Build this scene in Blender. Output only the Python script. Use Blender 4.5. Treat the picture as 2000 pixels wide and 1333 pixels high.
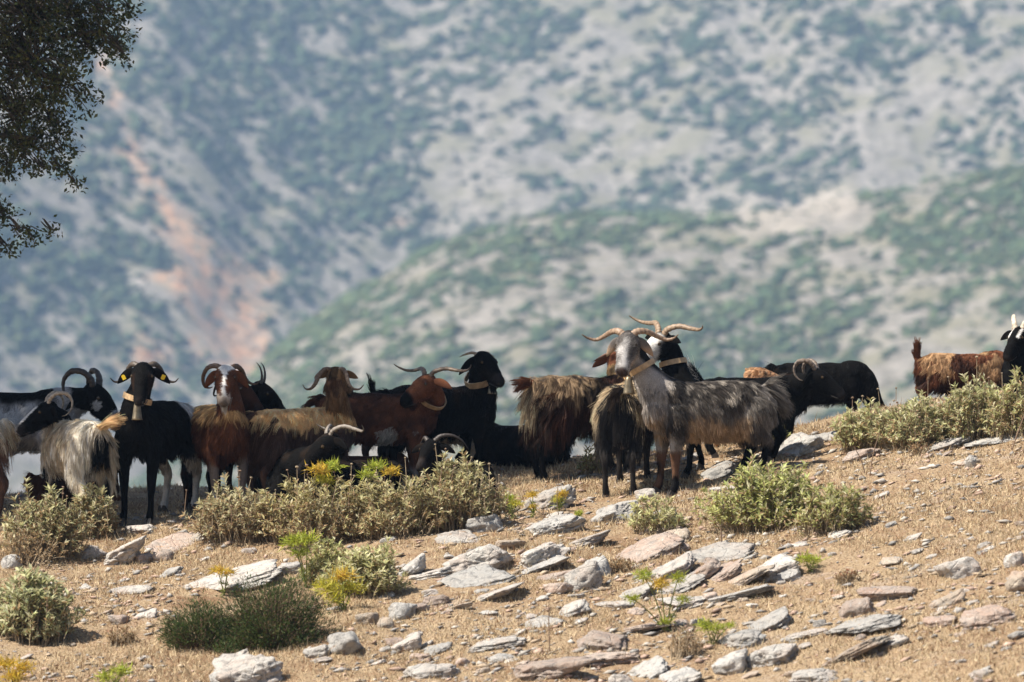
import bpy, bmesh, math, random
import numpy as np
from mathutils import Vector, Matrix, kdtree

random.seed(7)
RNG = np.random.default_rng(11)
for o in list(bpy.data.objects):
    bpy.data.objects.remove(o)
scene = bpy.context.scene
COL = scene.collection
R = math.radians

# ------------------------------------------------------------------ camera
FPX, CZ = 11111.0, 0.967            # focal length in photo pixels, camera height
cd = bpy.data.cameras.new('camera')
cam = bpy.data.objects.new('camera', cd)
COL.objects.link(cam)
cam.location = (0, 0, CZ)
cam.rotation_euler = (R(90), 0, 0)
cd.lens, cd.sensor_width = 200, 36
cd.clip_start, cd.clip_end = 0.5, 6000
cd.dof.use_dof = True
cd.dof.focus_distance = 35.7
cd.dof.aperture_fstop = 3.3
cd.dof.aperture_blades = 9
scene.camera = cam

# ------------------------------------------------------------------ sky, sun, exposure
SUN_EL = R(56)
SUN_AZ = np.array([0.945, 0.327])   # horizontal travel of the light: from the left, a little from the camera's side
world = bpy.data.worlds.new('World')
scene.world = world
world.use_nodes = True
nt = world.node_tree
bg = nt.nodes['Background']
sky = nt.nodes.new('ShaderNodeTexSky')
sky.sky_type = 'NISHITA'
sky.sun_disc = False
sky.sun_elevation = SUN_EL
sky.sun_rotation = math.atan2(-SUN_AZ[0], -SUN_AZ[1])
sky.air_density, sky.dust_density, sky.ozone_density = 1.0, 1.2, 1.0
nt.links.new(sky.outputs[0], bg.inputs[0])
bg.inputs[1].default_value = 0.065
sd = bpy.data.lights.new('sun', 'SUN')
sd.energy, sd.angle, sd.color = 5.0, R(0.53), (1.0, 0.94, 0.84)
sun = bpy.data.objects.new('sun', sd)
COL.objects.link(sun)
TRAVEL = Vector((SUN_AZ[0] * math.cos(SUN_EL), SUN_AZ[1] * math.cos(SUN_EL), -math.sin(SUN_EL)))
sun.rotation_euler = TRAVEL.to_track_quat('-Z', 'Y').to_euler()
sun.location = (-20, 40, 40)
vs = scene.view_settings
vs.view_transform, vs.look, vs.exposure, vs.gamma = 'Standard', 'None', 0.95, 1.0
scene.cycles.use_denoising = True
scene.cycles.max_bounces = 8
scene.cycles.diffuse_bounces = 3
scene.cycles.volume_bounces = 0
scene.cycles.transparent_max_bounces = 8
scene.cycles_curves.shape = 'RIBBONS'

# ------------------------------------------------------------------ helpers
_T2 = np.random.default_rng(3).random((256, 256))
_T3 = np.random.default_rng(4).random((64, 64, 64))

def n2(x, y):
    """smooth value noise, 0..1"""
    x = np.asarray(x, float); y = np.asarray(y, float)
    xi = np.floor(x).astype(int); yi = np.floor(y).astype(int)
    fx = x - xi; fy = y - yi
    fx = fx * fx * (3 - 2 * fx); fy = fy * fy * (3 - 2 * fy)
    a = _T2[xi & 255, yi & 255]; b = _T2[(xi + 1) & 255, yi & 255]
    c = _T2[xi & 255, (yi + 1) & 255]; d = _T2[(xi + 1) & 255, (yi + 1) & 255]
    return (a * (1 - fx) + b * fx) * (1 - fy) + (c * (1 - fx) + d * fx) * fy

def fbm2(x, y, o=4):
    s = 0.0; a = 0.5; t = 0.0
    for k in range(o):
        s = s + a * n2(np.asarray(x) * 2 ** k + 17.3 * k, np.asarray(y) * 2 ** k + 9.1 * k); t += a; a *= 0.5
    return s / t

def n3(p):
    p = np.asarray(p, float)
    i = np.floor(p).astype(int); f = p - i; f = f * f * (3 - 2 * f)
    r = 0.0
    for dx in (0, 1):
        for dy in (0, 1):
            for dz in (0, 1):
                w = (f[:, 0] if dx else 1 - f[:, 0]) * (f[:, 1] if dy else 1 - f[:, 1]) * (f[:, 2] if dz else 1 - f[:, 2])
                r = r + w * _T3[(i[:, 0] + dx) & 63, (i[:, 1] + dy) & 63, (i[:, 2] + dz) & 63]
    return r

def fbm3(p, o=3):
    s = 0.0; a = 0.5; t = 0.0
    for k in range(o):
        s = s + a * n3(p * 2 ** k + 7.7 * k); t += a; a *= 0.5
    return s / t

def sstep(a, b, x):
    t = np.clip((np.asarray(x, float) - a) / (b - a), 0, 1)
    return t * t * (3 - 2 * t)

def unit(v):
    v = np.asarray(v, float)
    return v / np.maximum(np.linalg.norm(v, axis=-1, keepdims=True), 1e-9)

def make_mesh(name, V, F, col=None, smooth=False):
    """V (n,3); F (m,k) array or list of tuples"""
    me = bpy.data.meshes.new(name)
    V = np.asarray(V, np.float32)
    if isinstance(F, np.ndarray):
        m, k = F.shape
        me.vertices.add(len(V)); me.vertices.foreach_set('co', V.ravel())
        me.loops.add(m * k); me.loops.foreach_set('vertex_index', F.astype(np.int32).ravel())
        me.polygons.add(m)
        me.polygons.foreach_set('loop_start', np.arange(0, m * k, k, dtype=np.int32))
        me.update(calc_edges=True)
    else:
        me.from_pydata(V.tolist(), [], F)
        me.update()
    if col is not None:
        set_col(me, col)
    if smooth:
        me.polygons.foreach_set('use_smooth', np.ones(len(me.polygons), bool))
    return me

def set_col(me, col, name='col'):
    a = me.color_attributes.new(name, 'FLOAT_COLOR', 'POINT')
    c = np.ones((len(me.vertices), 4), np.float32); c[:, :3] = col
    a.data.foreach_set('color', c.ravel())

def obj(name, data, mat=None, parent=None, loc=None):
    o = bpy.data.objects.new(name, data)
    COL.objects.link(o)
    if mat is not None and data is not None:
        data.materials.clear(); data.materials.append(mat)
    if parent is not None:
        o.parent = parent
    if loc is not None:
        o.location = loc
    return o

def tag(o, label=None, cat=None, group=None, kind=None):
    if label: o['label'] = label
    if cat: o['category'] = cat
    if group: o['group'] = group
    if kind: o['kind'] = kind
    return o

def sweep(path, rw, rh, up=(0, 0, 1), n=14, closed=True, cap=True):
    """tube round a path with elliptical rings (rw sideways, rh along the up side); returns V, F(list)"""
    P = np.asarray(path, float); m = len(P)
    T = np.gradient(P, axis=0); T = unit(T)
    U = np.asarray(up, float)
    U = np.tile(U, (m, 1)) if U.ndim == 1 else U
    S = unit(np.cross(T, U)); U2 = np.cross(S, T)
    a = np.linspace(0, 2 * np.pi, n, endpoint=False)
    rw = np.asarray(rw, float)[:, None, None]; rh = np.asarray(rh, float)[:, None, None]
    V = P[:, None] + S[:, None] * np.cos(a)[None, :, None] * rw + U2[:, None] * np.sin(a)[None, :, None] * rh
    V = V.reshape(-1, 3)
    F = []
    for i in range(m - 1):
        for j in range(n):
            k = (j + 1) % n
            F.append((i * n + j, i * n + k, (i + 1) * n + k, (i + 1) * n + j))
    if cap:
        F.append(tuple(range(n - 1, -1, -1))); F.append(tuple((m - 1) * n + j for j in range(n)))
    return V, F

def catmull(P, k=6):
    P = np.asarray(P, float)
    Q = np.vstack([2 * P[0] - P[1], P, 2 * P[-1] - P[-2]])
    out = []
    for i in range(1, len(Q) - 2):
        p0, p1, p2, p3 = Q[i - 1], Q[i], Q[i + 1], Q[i + 2]
        for t in np.linspace(0, 1, k, endpoint=False):
            out.append(0.5 * (2 * p1 + (p2 - p0) * t + (2 * p0 - 5 * p1 + 4 * p2 - p3) * t * t + (3 * p1 - p0 - 3 * p2 + p3) * t ** 3))
    out.append(Q[-2])
    return np.array(out)

def joinVF(parts):
    V, F, n = [], [], 0
    for v, f in parts:
        V.append(v); F += [tuple(i + n for i in q) for q in f]; n += len(v)
    return np.vstack(V), F

# ------------------------------------------------------------------ ground shape
CX = np.array([-9, -3.35, -2.0, 0.0, 1.0, 2.0, 2.7, 3.35, 9])
CZC = np.array([-0.10, -0.055, 0.02, 0.16, 0.245, 0.42, 0.55, 0.665, 1.0])
YC = 37.5

def crest(x):
    # smooth interpolation of the crest heights
    s = 0
    for d, w in ((-0.35, .25), (0, .5), (0.35, .25)):
        s = s + w * np.interp(np.asarray(x, float) + d, CX, CZC)
    return s

def G(x, y):
    """height of the hilltop the goats stand on, then the fall into the valley behind"""
    x = np.asarray(x, float); y = np.asarray(y, float)
    d = np.maximum(YC - y, 0)
    P = np.where(d < 9, 0.1 * d + 0.0075 * d * d, 0)
    dd = np.clip(d - 9, 0, None)
    P = np.where(d >= 9, 1.5075 + 0.235 * 6 * (1 - np.exp(-dd / 6)) - 0.062 * np.clip(dd - 8, 0, None), P)
    e = np.maximum(y - YC, 0)
    fall = 0.12 * e * e / (1 + 0.26 * e)
    fall = np.where(e > 260, np.minimum(fall, 118 + 0 * e), fall)
    z = crest(x) - P - np.minimum(fall, 110)
    near = 1 - sstep(60, 160, np.abs(y - 34))
    z = z + near * (0.10 * (fbm2(x * 0.7 + 3, y * 0.7, 3) - .5) + 0.045 * (n2(x * 3.1, y * 3.1) - .5))
    return z

def ray(px, py):
    return (px - 1000) / FPX, -(py - 666.5) / FPX

def at(px, py, Y):
    a, b = ray(px, py)
    return np.array([a * Y, Y, CZ + b * Y])

def gp(px, py):
    """where the photo's pixel meets the ground"""
    a, b = ray(px, py)
    Y = np.linspace(26, 39, 2600)
    hit = np.nonzero(G(a * Y, Y) >= CZ + b * Y)[0]
    y = Y[hit[0]] if len(hit) else 37.6
    return np.array([a * y, y, float(G(a * y, y))])

def proj(P):
    P = np.asarray(P, float)
    return 1000 + FPX * P[..., 0] / P[..., 1], 666.5 - FPX * (P[..., 2] - CZ) / P[..., 1]

# ------------------------------------------------------------------ materials
def mat(name):
    m = bpy.data.materials.new(name)
    m.use_nodes = True
    t = m.node_tree
    return m, t, t.nodes['Principled BSDF'], t.nodes['Material Output']

def N(t, kind, **kw):
    n = t.nodes.new(kind)
    for k, v in kw.items():
        if k.startswith('i_'):
            n.inputs[k[2:].replace('_', ' ')].default_value = v
        else:
            setattr(n, k, v)
    return n

def L(t, a, b):
    t.links.new(a, b)

def ramp(t, fac, stops):
    r = t.nodes.new('ShaderNodeValToRGB')
    e = r.color_ramp.elements
    while len(e) > 1: e.remove(e[-1])
    e[0].position = stops[0][0]; e[0].color = (*stops[0][1], 1)
    for p, c in stops[1:]:
        q = e.new(p); q.color = (*c, 1)
    L(t, fac, r.inputs[0])
    return r.outputs[0]

def mix(t, fac, a, b, mode='MIX'):
    m = t.nodes.new('ShaderNodeMix')
    m.data_type = 'RGBA'; m.blend_type = mode
    for s, v in ((m.inputs[0], fac), (m.inputs[6], a), (m.inputs[7], b)):
        if hasattr(v, 'is_linked') or hasattr(v, 'links'):
            L(t, v, s)
        else:
            s.default_value = v if not isinstance(v, tuple) else (*v, 1)[:4]
    return m.outputs[2]

def noise(t, scale, detail=4, rough=.55, coord=None, dist=0):
    n = N(t, 'ShaderNodeTexNoise')
    n.inputs['Scale'].default_value = scale; n.inputs['Detail'].default_value = detail
    n.inputs['Roughness'].default_value = rough; n.inputs['Distortion'].default_value = dist
    if coord is not None: L(t, coord, n.inputs['Vector'])
    return n.outputs['Fac']

def bump(t, b, h, strength, dist):
    n = N(t, 'ShaderNodeBump')
    n.inputs['Strength'].default_value = strength; n.inputs['Distance'].default_value = dist
    L(t, h, n.inputs['Height']); L(t, n.outputs[0], b.inputs['Normal'])

def mat_ground():
    m, t, b, _ = mat('dry_ground')
    co = N(t, 'ShaderNodeNewGeometry').outputs['Position']
    big = noise(t, 0.9, 5, .6, co)
    mid = noise(t, 6, 5, .6, co)
    fine = noise(t, 70, 4, .7, co)
    c = ramp(t, big, [(.32, (.27, .165, .092)), (.5, (.39, .265, .16)), (.68, (.48, .355, .225))])
    c = mix(t, ramp(t, mid, [(.42, (0, 0, 0)), (.62, (1, 1, 1))]), c, (.46, .34, .21))
    c = mix(t, ramp(t, noise(t, 2.1, 5, .65, co), [(.57, (0, 0, 0)), (.72, (.8, .8, .8))]), c, (.48, .39, .32))
    c = mix(t, ramp(t, fine, [(.35, (1, 1, 1)), (.5, (0, 0, 0))]), c, (.15, .085, .05))
    c = mix(t, ramp(t, noise(t, 38, 2, .5, co), [(.64, (0, 0, 0)), (.70, (.7, .7, .7))]), c, (.50, .41, .33))
    L(t, c, b.inputs['Base Color'])
    b.inputs['Roughness'].default_value = .95; b.inputs['Specular IOR Level'].default_value = .15
    add = N(t, 'ShaderNodeMath', operation='ADD')
    L(t, fine, add.inputs[0]); L(t, mid, add.inputs[1])
    bump(t, b, add.outputs[0], .9, .03)
    return m

def mat_rock(name, pale, pink, lichen):
    m, t, b, _ = mat(name)
    tc = N(t, 'ShaderNodeTexCoord').outputs['Object']
    inf = N(t, 'ShaderNodeObjectInfo')
    add = N(t, 'ShaderNodeVectorMath', operation='ADD')
    mul = N(t, 'ShaderNodeVectorMath', operation='SCALE'); mul.inputs['Scale'].default_value = 37
    L(t, inf.outputs['Location'], mul.inputs[0]); L(t, tc, add.inputs[0]); L(t, mul.outputs[0], add.inputs[1])
    co = add.outputs[0]
    c = mix(t, ramp(t, noise(t, 7, 5, .6, co), [(.40, (0, 0, 0)), (.66, (1, 1, 1))]), pale, pink)
    gr = noise(t, 16, 6, .7, co, .4)
    c = mix(t, ramp(t, gr, [(.50, (0, 0, 0)), (.63, (lichen, lichen, lichen))]), c, (.19, .185, .18))
    c = mix(t, ramp(t, noise(t, 60, 4, .7, co), [(.58, (0, 0, 0)), (.68, (.75, .75, .75))]), c, (.62, .60, .57))
    c = mix(t, ramp(t, noise(t, 45, 3, .6, co, 1.5), [(.60, (0, 0, 0)), (.70, (.55, .55, .55))]), c, (.11, .10, .09))
    c = mix(t, ramp(t, noise(t, 9, 3, .6, co, 1), [(.66, (0, 0, 0)), (.72, (.7, .7, .7))]), c, (.42, .24, .12))
    hv = N(t, 'ShaderNodeHueSaturation')
    mr = N(t, 'ShaderNodeMapRange'); mr.inputs[3].default_value = .78; mr.inputs[4].default_value = 1.15
    L(t, inf.outputs['Random'], mr.inputs[0]); L(t, mr.outputs[0], hv.inputs['Value']); L(t, c, hv.inputs['Color'])
    L(t, hv.outputs[0], b.inputs['Base Color'])
    b.inputs['Roughness'].default_value = .9; b.inputs['Specular IOR Level'].default_value = .2
    vor = N(t, 'ShaderNodeTexVoronoi', feature='DISTANCE_TO_EDGE'); vor.inputs['Scale'].default_value = 9
    L(t, co, vor.inputs['Vector'])
    crack = N(t, 'ShaderNodeMath', operation='MINIMUM'); L(t, vor.outputs['Distance'], crack.inputs[0]); crack.inputs[1].default_value = .05
    cm = N(t, 'ShaderNodeMath', operation='MULTIPLY'); L(t, crack.outputs[0], cm.inputs[0]); cm.inputs[1].default_value = 6
    s1 = N(t, 'ShaderNodeMath', operation='ADD'); L(t, cm.outputs[0], s1.inputs[0]); L(t, noise(t, 40, 6, .75, co), s1.inputs[1])
    bump(t, b, s1.outputs[0], 1.0, .022)
    return m

def mat_leaf(name, trans=.35, rough=.55, spec=.25):
    """leaf colour from the mesh, some light coming through the blade"""
    m, t, b, out = mat(name)
    a = N(t, 'ShaderNodeAttribute', attribute_name='col')
    L(t, a.outputs['Color'], b.inputs['Base Color'])
    b.inputs['Roughness'].default_value = rough; b.inputs['Specular IOR Level'].default_value = spec
    tr = N(t, 'ShaderNodeBsdfTranslucent'); L(t, a.outputs['Color'], tr.inputs['Color'])
    mx = N(t, 'ShaderNodeMixShader'); mx.inputs[0].default_value = trans
    L(t, b.outputs[0], mx.inputs[1]); L(t, tr.outputs[0], mx.inputs[2]); L(t, mx.outputs[0], out.inputs[0])
    return m

def mat_plain(name, c, rough=.6, metal=0.0, spec=.4, nz=None, var=.25, bmp=0, bd=.002):
    m, t, b, _ = mat(name)
    if nz:
        tc = N(t, 'ShaderNodeTexCoord').outputs['Object']
        f = noise(t, nz, 4, .6, tc)
        cc = ramp(t, f, [(.3, tuple(x * (1 - var) for x in c)), (.7, tuple(min(1, x * (1 + var)) for x in c))])
        L(t, cc, b.inputs['Base Color'])
        if bmp: bump(t, b, f, bmp, bd)
    else:
        b.inputs['Base Color'].default_value = (*c, 1)
    b.inputs['Roughness'].default_value = rough; b.inputs['Metallic'].default_value = metal
    b.inputs['Specular IOR Level'].default_value = spec
    return m

def mat_col(name, rough=.8, spec=.2, nz=120):
    """colour from the mesh with a little fine grain"""
    m, t, b, _ = mat(name)
    a = N(t, 'ShaderNodeAttribute', attribute_name='col')
    tc = N(t, 'ShaderNodeTexCoord').outputs['Object']
    f = noise(t, nz, 3, .6, tc)
    L(t, mix(t, 1.0, a.outputs['Color'], ramp(t, f, [(.3, (.72, .72, .72)), (.7, (1.2, 1.2, 1.2))]), 'MULTIPLY'), b.inputs['Base Color'])
    b.inputs['Roughness'].default_value = rough; b.inputs['Specular IOR Level'].default_value = spec
    return m

def mat_hair():
    m, t, b, out = mat('goat_hair')
    a = N(t, 'ShaderNodeAttribute', attribute_name='col')
    L(t, a.outputs['Color'], b.inputs['Base Color'])
    b.inputs['Roughness'].default_value = .4; b.inputs['Specular IOR Level'].default_value = .11
    tr = N(t, 'ShaderNodeBsdfTranslucent'); L(t, a.outputs['Color'], tr.inputs['Color'])
    mx = N(t, 'ShaderNodeMixShader'); mx.inputs[0].default_value = .3
    L(t, b.outputs[0], mx.inputs[1]); L(t, tr.outputs[0], mx.inputs[2]); L(t, mx.outputs[0], out.inputs[0])
    return m

def mat_horn():
    m, t, b, _ = mat('horn_keratin')
    tc = N(t, 'ShaderNodeTexCoord').outputs['Object']
    a = N(t, 'ShaderNodeAttribute', attribute_name='col')
    f = noise(t, 60, 4, .6, tc)
    L(t, mix(t, 1.0, a.outputs['Color'], ramp(t, f, [(.3, (.55, .5, .45)), (.65, (1.15, 1.15, 1.15))]), 'MULTIPLY'), b.inputs['Base Color'])
    b.inputs['Roughness'].default_value = .5; b.inputs['Specular IOR Level'].default_value = .35
    bump(t, b, f, .5, .003)
    return m

M = dict(
    ground=mat_ground(),
    rock_w=mat_rock('limestone_pale', (.56, .525, .475), (.52, .44, .38), .65),
    rock_g=mat_rock('limestone_grey', (.45, .43, .40), (.47, .43, .385), .8),
    rock_p=mat_rock('limestone_pink', (.49, .40, .335), (.45, .32, .25), .55),
    rock_t=mat_rock('limestone_tan', (.45, .38, .30), (.44, .33, .25), .5),
    leaf=mat_leaf('shrub_leaf', .38), oak=mat_leaf('oak_leaf', .12, .45, .35), straw=mat_leaf('dry_grass', .2, .7, .2),
    spike=mat_leaf('thistle_bract', .35), scrub=mat_col('hillside_scrub', .9, .1, .4),
    stem=mat_plain('shrub_stem', (.30, .23, .15), .8, nz=40), twig=mat_plain('dry_twig', (.20, .13, .085), .8, nz=60),
    bark=mat_plain('oak_bark', (.085, .07, .055), .9, nz=25, bmp=.8, bd=.02),
    skin=mat_col('goat_coat', .85, .03, 160), hair=mat_hair(), horn=mat_horn(),
    eye=mat_plain('goat_eye', (.045, .028, .012), .12, spec=.6), hoof=mat_plain('hoof', (.045, .038, .032), .6, nz=60),
    collar=mat_plain('collar_wood', (.46, .31, .17), .55, nz=30, var=.3), bell=mat_plain('bell_brass', (.27, .215, .14), .42, metal=.75, nz=45, var=.35),
    plate=mat_plain('ear_tag_yellow', (.80, .56, .03), .4), pebble=mat_col('limestone_chips', .9, .2, 40),
)

# ================================================================== LARGE STRUCTURE
# ---- the hilltop, one sheet down to the valley floor
def axis(lo, hi, a, b, step, grow=1.25):
    mid = list(np.arange(a, b, step)); s = step; v = mid[-1]; up = []
    while v < hi:
        s *= grow; v = min(v + s, hi); up.append(v)
    s = step; v = mid[0]; dn = []
    while v > lo:
        s *= grow; v = max(v - s, lo); dn.append(v)
    return np.array(dn[::-1] + mid + up)

def grid(xs, ys, f):
    X, Y = np.meshgrid(xs, ys)
    Z = f(X, Y)
    V = np.stack([X, Y, Z], -1).reshape(-1, 3)
    nx, ny = len(xs), len(ys)
    i = (np.arange(ny - 1)[:, None] * nx + np.arange(nx - 1)[None, :]).ravel()
    return V, np.stack([i, i + 1, i + nx + 1, i + nx], 1)

def ground_fine(X, Y):
    z = G(X, Y)
    near = (np.abs(Y - 33) < 8) & (np.abs(X) < 7)
    z = z + np.where(near, .022 * (fbm2(X * 9, Y * 9, 3) - .5) + .012 * (n2(X * 26, Y * 26) - .5), 0)
    return z

V, F = grid(axis(-520, 520, -4.0, 4.0, .036), axis(-25, 900, 28.5, 38.4, .036), ground_fine)
tag(obj('ground', make_mesh('ground', V, F, smooth=True), M['ground']), kind='structure')

# ---- mountains across the valley
def mountain_z(x, y):
    xv = -26 - .10 * (y - 1400)
    w = 10 * (fbm2(x / 60 + 4, y / 60, 3) - .5)
    left = -10 + .50 * (y - 1395) - .52 * (x + w - xv)
    right = -12 + .46 * (y - 1400) + .20 * (x + w - xv) + .0006 * (x - xv) ** 2 * np.sign(x - xv) * 0
    k = 7.0
    z = np.logaddexp(left / k, right / k) * k
    # gullies that run down the slope, and broken rock
    z = z + 18 * (fbm2(x / 30 + 11, y / 120 + 3, 4) - .5) + 3.2 * (fbm2(x / 9, y / 11, 3) - .5)
    return np.clip(z, -118, 235 + 12 * fbm2(x / 70, y / 70))

SPX = np.array([-400, 200, 400, 480, 560, 700, 860, 1050, 1300, 1560, 1750, 2000, 2300, 3200])
SPY = np.array([1500, 1000, 850, 770, 665, 570, 490, 440, 415, 405, 372, 345, 330, 300])

def spur_z(x, y):
    px = 1000 + x / 1050 * FPX
    py = np.interp(px, SPX, SPY)
    top = CZ + (666.5 - py) / FPX * 1050
    yc = 1050 + 18 * np.sin(x / 35)
    d = np.maximum(yc - y, 0); e = np.maximum(y - yc, 0)
    z = top - .0011 * d * d * (d < 60) - np.where(d >= 60, 3.96 + (d - 60) * .232, 0) - .006 * e * e / (1 + .01 * e)
    return np.maximum(z + 6 * (fbm2(x / 34 + 5, y / 34, 4) - .5) + 1.6 * (fbm2(x / 6, y / 6, 3) - .5), -118)

GUL = np.array([(195, 120, 14), (235, 200, 16), (258, 300, 18), (318, 390, 26), (385, 480, 30), (400, 560, 66), (440, 640, 80), (490, 720, 55), (500, 800, 30)], float)

def earth_mask(px, py):
    """bare reddish earth in the gully on the left slope and a few scars"""
    best = np.zeros_like(px)
    for a, b in zip(GUL[:-1], GUL[1:]):
        for t in np.linspace(0, 1, 8):
            c = a + (b - a) * t
            d = np.hypot(px - c[0], (py - c[1]) * .9)
            best = np.maximum(best, 1 - sstep(.45, 1.15, d / c[2]))
    for cx, cy, r in ((530, 545, 34), (455, 560, 60), (500, 610, 40), (782, 435, 20), (345, 545, 45), (300, 700, 55)):
        best = np.maximum(best, 1 - sstep(.4, 1.1, np.hypot(px - cx, py - cy) / r))
    return best

def mat_hill():
    m, t, b, _ = mat('limestone_hillside')
    co = N(t, 'ShaderNodeNewGeometry').outputs['Position']
    a = N(t, 'ShaderNodeAttribute', attribute_name='col')
    rock = ramp(t, noise(t, .30, 5, .7, co), [(.32, (.10, .092, .06)), (.46, (.225, .20, .165)), (.70, (.41, .365, .32))])
    c = mix(t, ramp(t, noise(t, .07, 4, .6, co), [(.48, (0, 0, 0)), (.62, (.7, .7, .7))]), rock, (.22, .20, .125))
    e = N(t, 'ShaderNodeSeparateColor'); L(t, a.outputs['Color'], e.inputs[0])
    em = N(t, 'ShaderNodeMath', operation='MULTIPLY'); L(t, e.outputs[0], em.inputs[0])
    L(t, ramp(t, noise(t, .22, 4, .6, co), [(.38, (.0, .0, .0)), (.60, (.9, .9, .9))]), em.inputs[1])
    c = mix(t, em.outputs[0], c, ramp(t, noise(t, .3, 4, .6, co), [(.3, (.52, .25, .125)), (.7, (.66, .43, .26))]))
    c = mix(t, e.outputs[1], c, (.62, .52, .42))
    L(t, c, b.inputs['Base Color'])
    b.inputs['Roughness'].default_value = .95; b.inputs['Specular IOR Level'].default_value = .1
    bump(t, b, noise(t, .5, 5, .7, co), 1.0, 1.2)
    return m

M['hill'] = mat_hill()

def hill(name, xs, ys, f, bare):
    V, F = grid(xs, ys, f)
    px, py = proj(V)
    jx = px + 80 * (fbm2(V[:, 0] / 7, V[:, 1] / 7, 3) - .5); jy = py + 80 * (fbm2(V[:, 0] / 7 + 40, V[:, 1] / 7, 3) - .5)
    c = np.zeros((len(V), 3))
    if bare: c[:, 0] = earth_mask(jx, jy)
    for cx, cy, rx, ry in ((1600, 395, 130, 45), (1500, 430, 110, 40)):
        c[:, 1] = np.maximum(c[:, 1], (1 - sstep(.3, 1.1, np.hypot((jx - cx) / rx, (jy - cy) / ry))) * .35)
    tag(obj(name, make_mesh(name, V, F, c, smooth=True), M['hill']), kind='structure')

hill('mountain', np.arange(-420, 421, 3.0), np.arange(1230, 2000, 3.0), mountain_z, True)
hill('hill', np.arange(-260, 320, 2.0), np.arange(760, 1330, 2.0), spur_z, False)

# ---- scrub on the mountains: a mass nobody could count
ICO = unit(np.array([(s * a, t * b, 0) for s in (1, -1) for t in (1, -1) for a, b in [(1, 1.618)]]
                    + [(0, s * 1, t * 1.618) for s in (1, -1) for t in (1, -1)]
                    + [(s * 1.618, 0, t * 1) for s in (1, -1) for t in (1, -1)]))

def hull_faces(P):
    bm = bmesh.new()
    for p in P: bm.verts.new(p)
    bm.verts.ensure_lookup_table()
    bmesh.ops.convex_hull(bm, input=bm.verts)
    bm.verts.index_update()
    f = np.array([[v.index for v in q.verts] for q in bm.faces])
    bm.free()
    return f
ICOF = hull_faces(ICO)
OCT = np.array([(1, 0, 0), (-1, 0, 0), (0, 1, 0), (0, -1, 0), (0, 0, 1), (0, 0, -1)], float)
OCTF = np.array([(0, 2, 4), (2, 1, 4), (1, 3, 4), (3, 0, 4), (2, 0, 5), (1, 2, 5), (3, 1, 5), (0, 3, 5)])

def scrub(name, f, n, xr, yr, rmin, rmax, seed, dens, lift=1.0):
    rg = np.random.default_rng(seed)
    x = rg.uniform(*xr, n); y = rg.uniform(*yr, n); z = f(x, y)
    px, py = proj(np.stack([x, y, z], -1))
    keep = (px > -400) & (px < 2400) & (py > -300) & (py < 1050)
    p = dens(x, y, px, py)
    keep &= rg.random(n) < p
    x, y, z, p = x[keep], y[keep], z[keep], p[keep]
    m = len(x)
    r = (rmin + (rmax - rmin) * rg.random(m) ** 2.2) * (.75 + .6 * p)
    k = rg.uniform(.85, 1.45, (m, 6, 1))
    sc = np.stack([r * rg.uniform(.8, 1.5, m), r * rg.uniform(.8, 1.3, m), r * rg.uniform(.55, .9, m)], -1)
    V = OCT[None] * k * sc[:, None] + np.stack([x, y, z + r * .25], -1)[:, None]
    Fc = (OCTF[None] + (np.arange(m) * 6)[:, None, None]).reshape(-1, 3)
    base = np.array([.040, .060, .034]) * rg.uniform(.6, 1.6, (m, 1)) + np.array([.03, .022, .004]) * rg.random((m, 1))
    c = np.repeat(base * lift, 6, 0)
    o = obj(name, make_mesh(name, V.reshape(-1, 3), Fc, c, smooth=True), M['scrub'])
    return tag(o, kind='stuff')

def streaks(x, y, slope, along, across):
    n_ = math.hypot(1, slope)
    u = (x + y * slope) / n_; v = (y - x * slope) / n_
    return fbm2(u / along + 3, v / across + 8, 3)

def dens_m(x, y, px, py):
    xv = -26 - .10 * (y - 1400)
    w = sstep(-6, 6, x - xv)
    st = streaks(x, y, -.84, 9, 3.4) * (1 - w) + streaks(x, y, .83, 8, 2.7) * w
    n = .62 * st + .38 * fbm2(x / 24 + 5, y / 36, 2)
    d = sstep(.475, .565, n) * .85 + .05
    val = np.exp(-((px - (640 + .30 * py)) / 75.) ** 2) * sstep(60, 160, py) * (1 - sstep(420, 520, py))
    lowleft = (1 - sstep(150, 420, px)) * sstep(420, 520, py) * .45
    topl = (1 - sstep(560, 700, px)) * (1 - sstep(0, 120, py)) * .3
    d = np.clip(d + val * .9 + lowleft + topl, 0, 1)
    return d * (1 - .75 * earth_mask(px, py))

def dens_s(x, y, px, py):
    n = .68 * streaks(x, y, 2.0, 9, 2.0) + .32 * fbm2(x / 18, y / 30, 2)
    d = sstep(.495, .565, n)
    band = .5 * np.exp(-((py - (790 - .20 * (px - 500))) / 75.) ** 2) * (px > 400) * .28
    return np.clip(d * .85 + .05 + band, 0, 1) * np.where(np.hypot((px - 1560) / 140, (py - 410) / 45) < 1, .15, 1)

tag(scrub('mountain_scrub', mountain_z, 95000, (-230, 230), (1290, 1760),   .40, 1.5, 21, dens_m, 1.1), label='dark green maquis scrub dotted over the far mountain slopes')
tag(scrub('hill_scrub', spur_z, 100000, (-150, 190), (790, 1090), .25, .9, 22, dens_s, 1.35), label='green scrub patches over the nearer spur across the valley')

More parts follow.
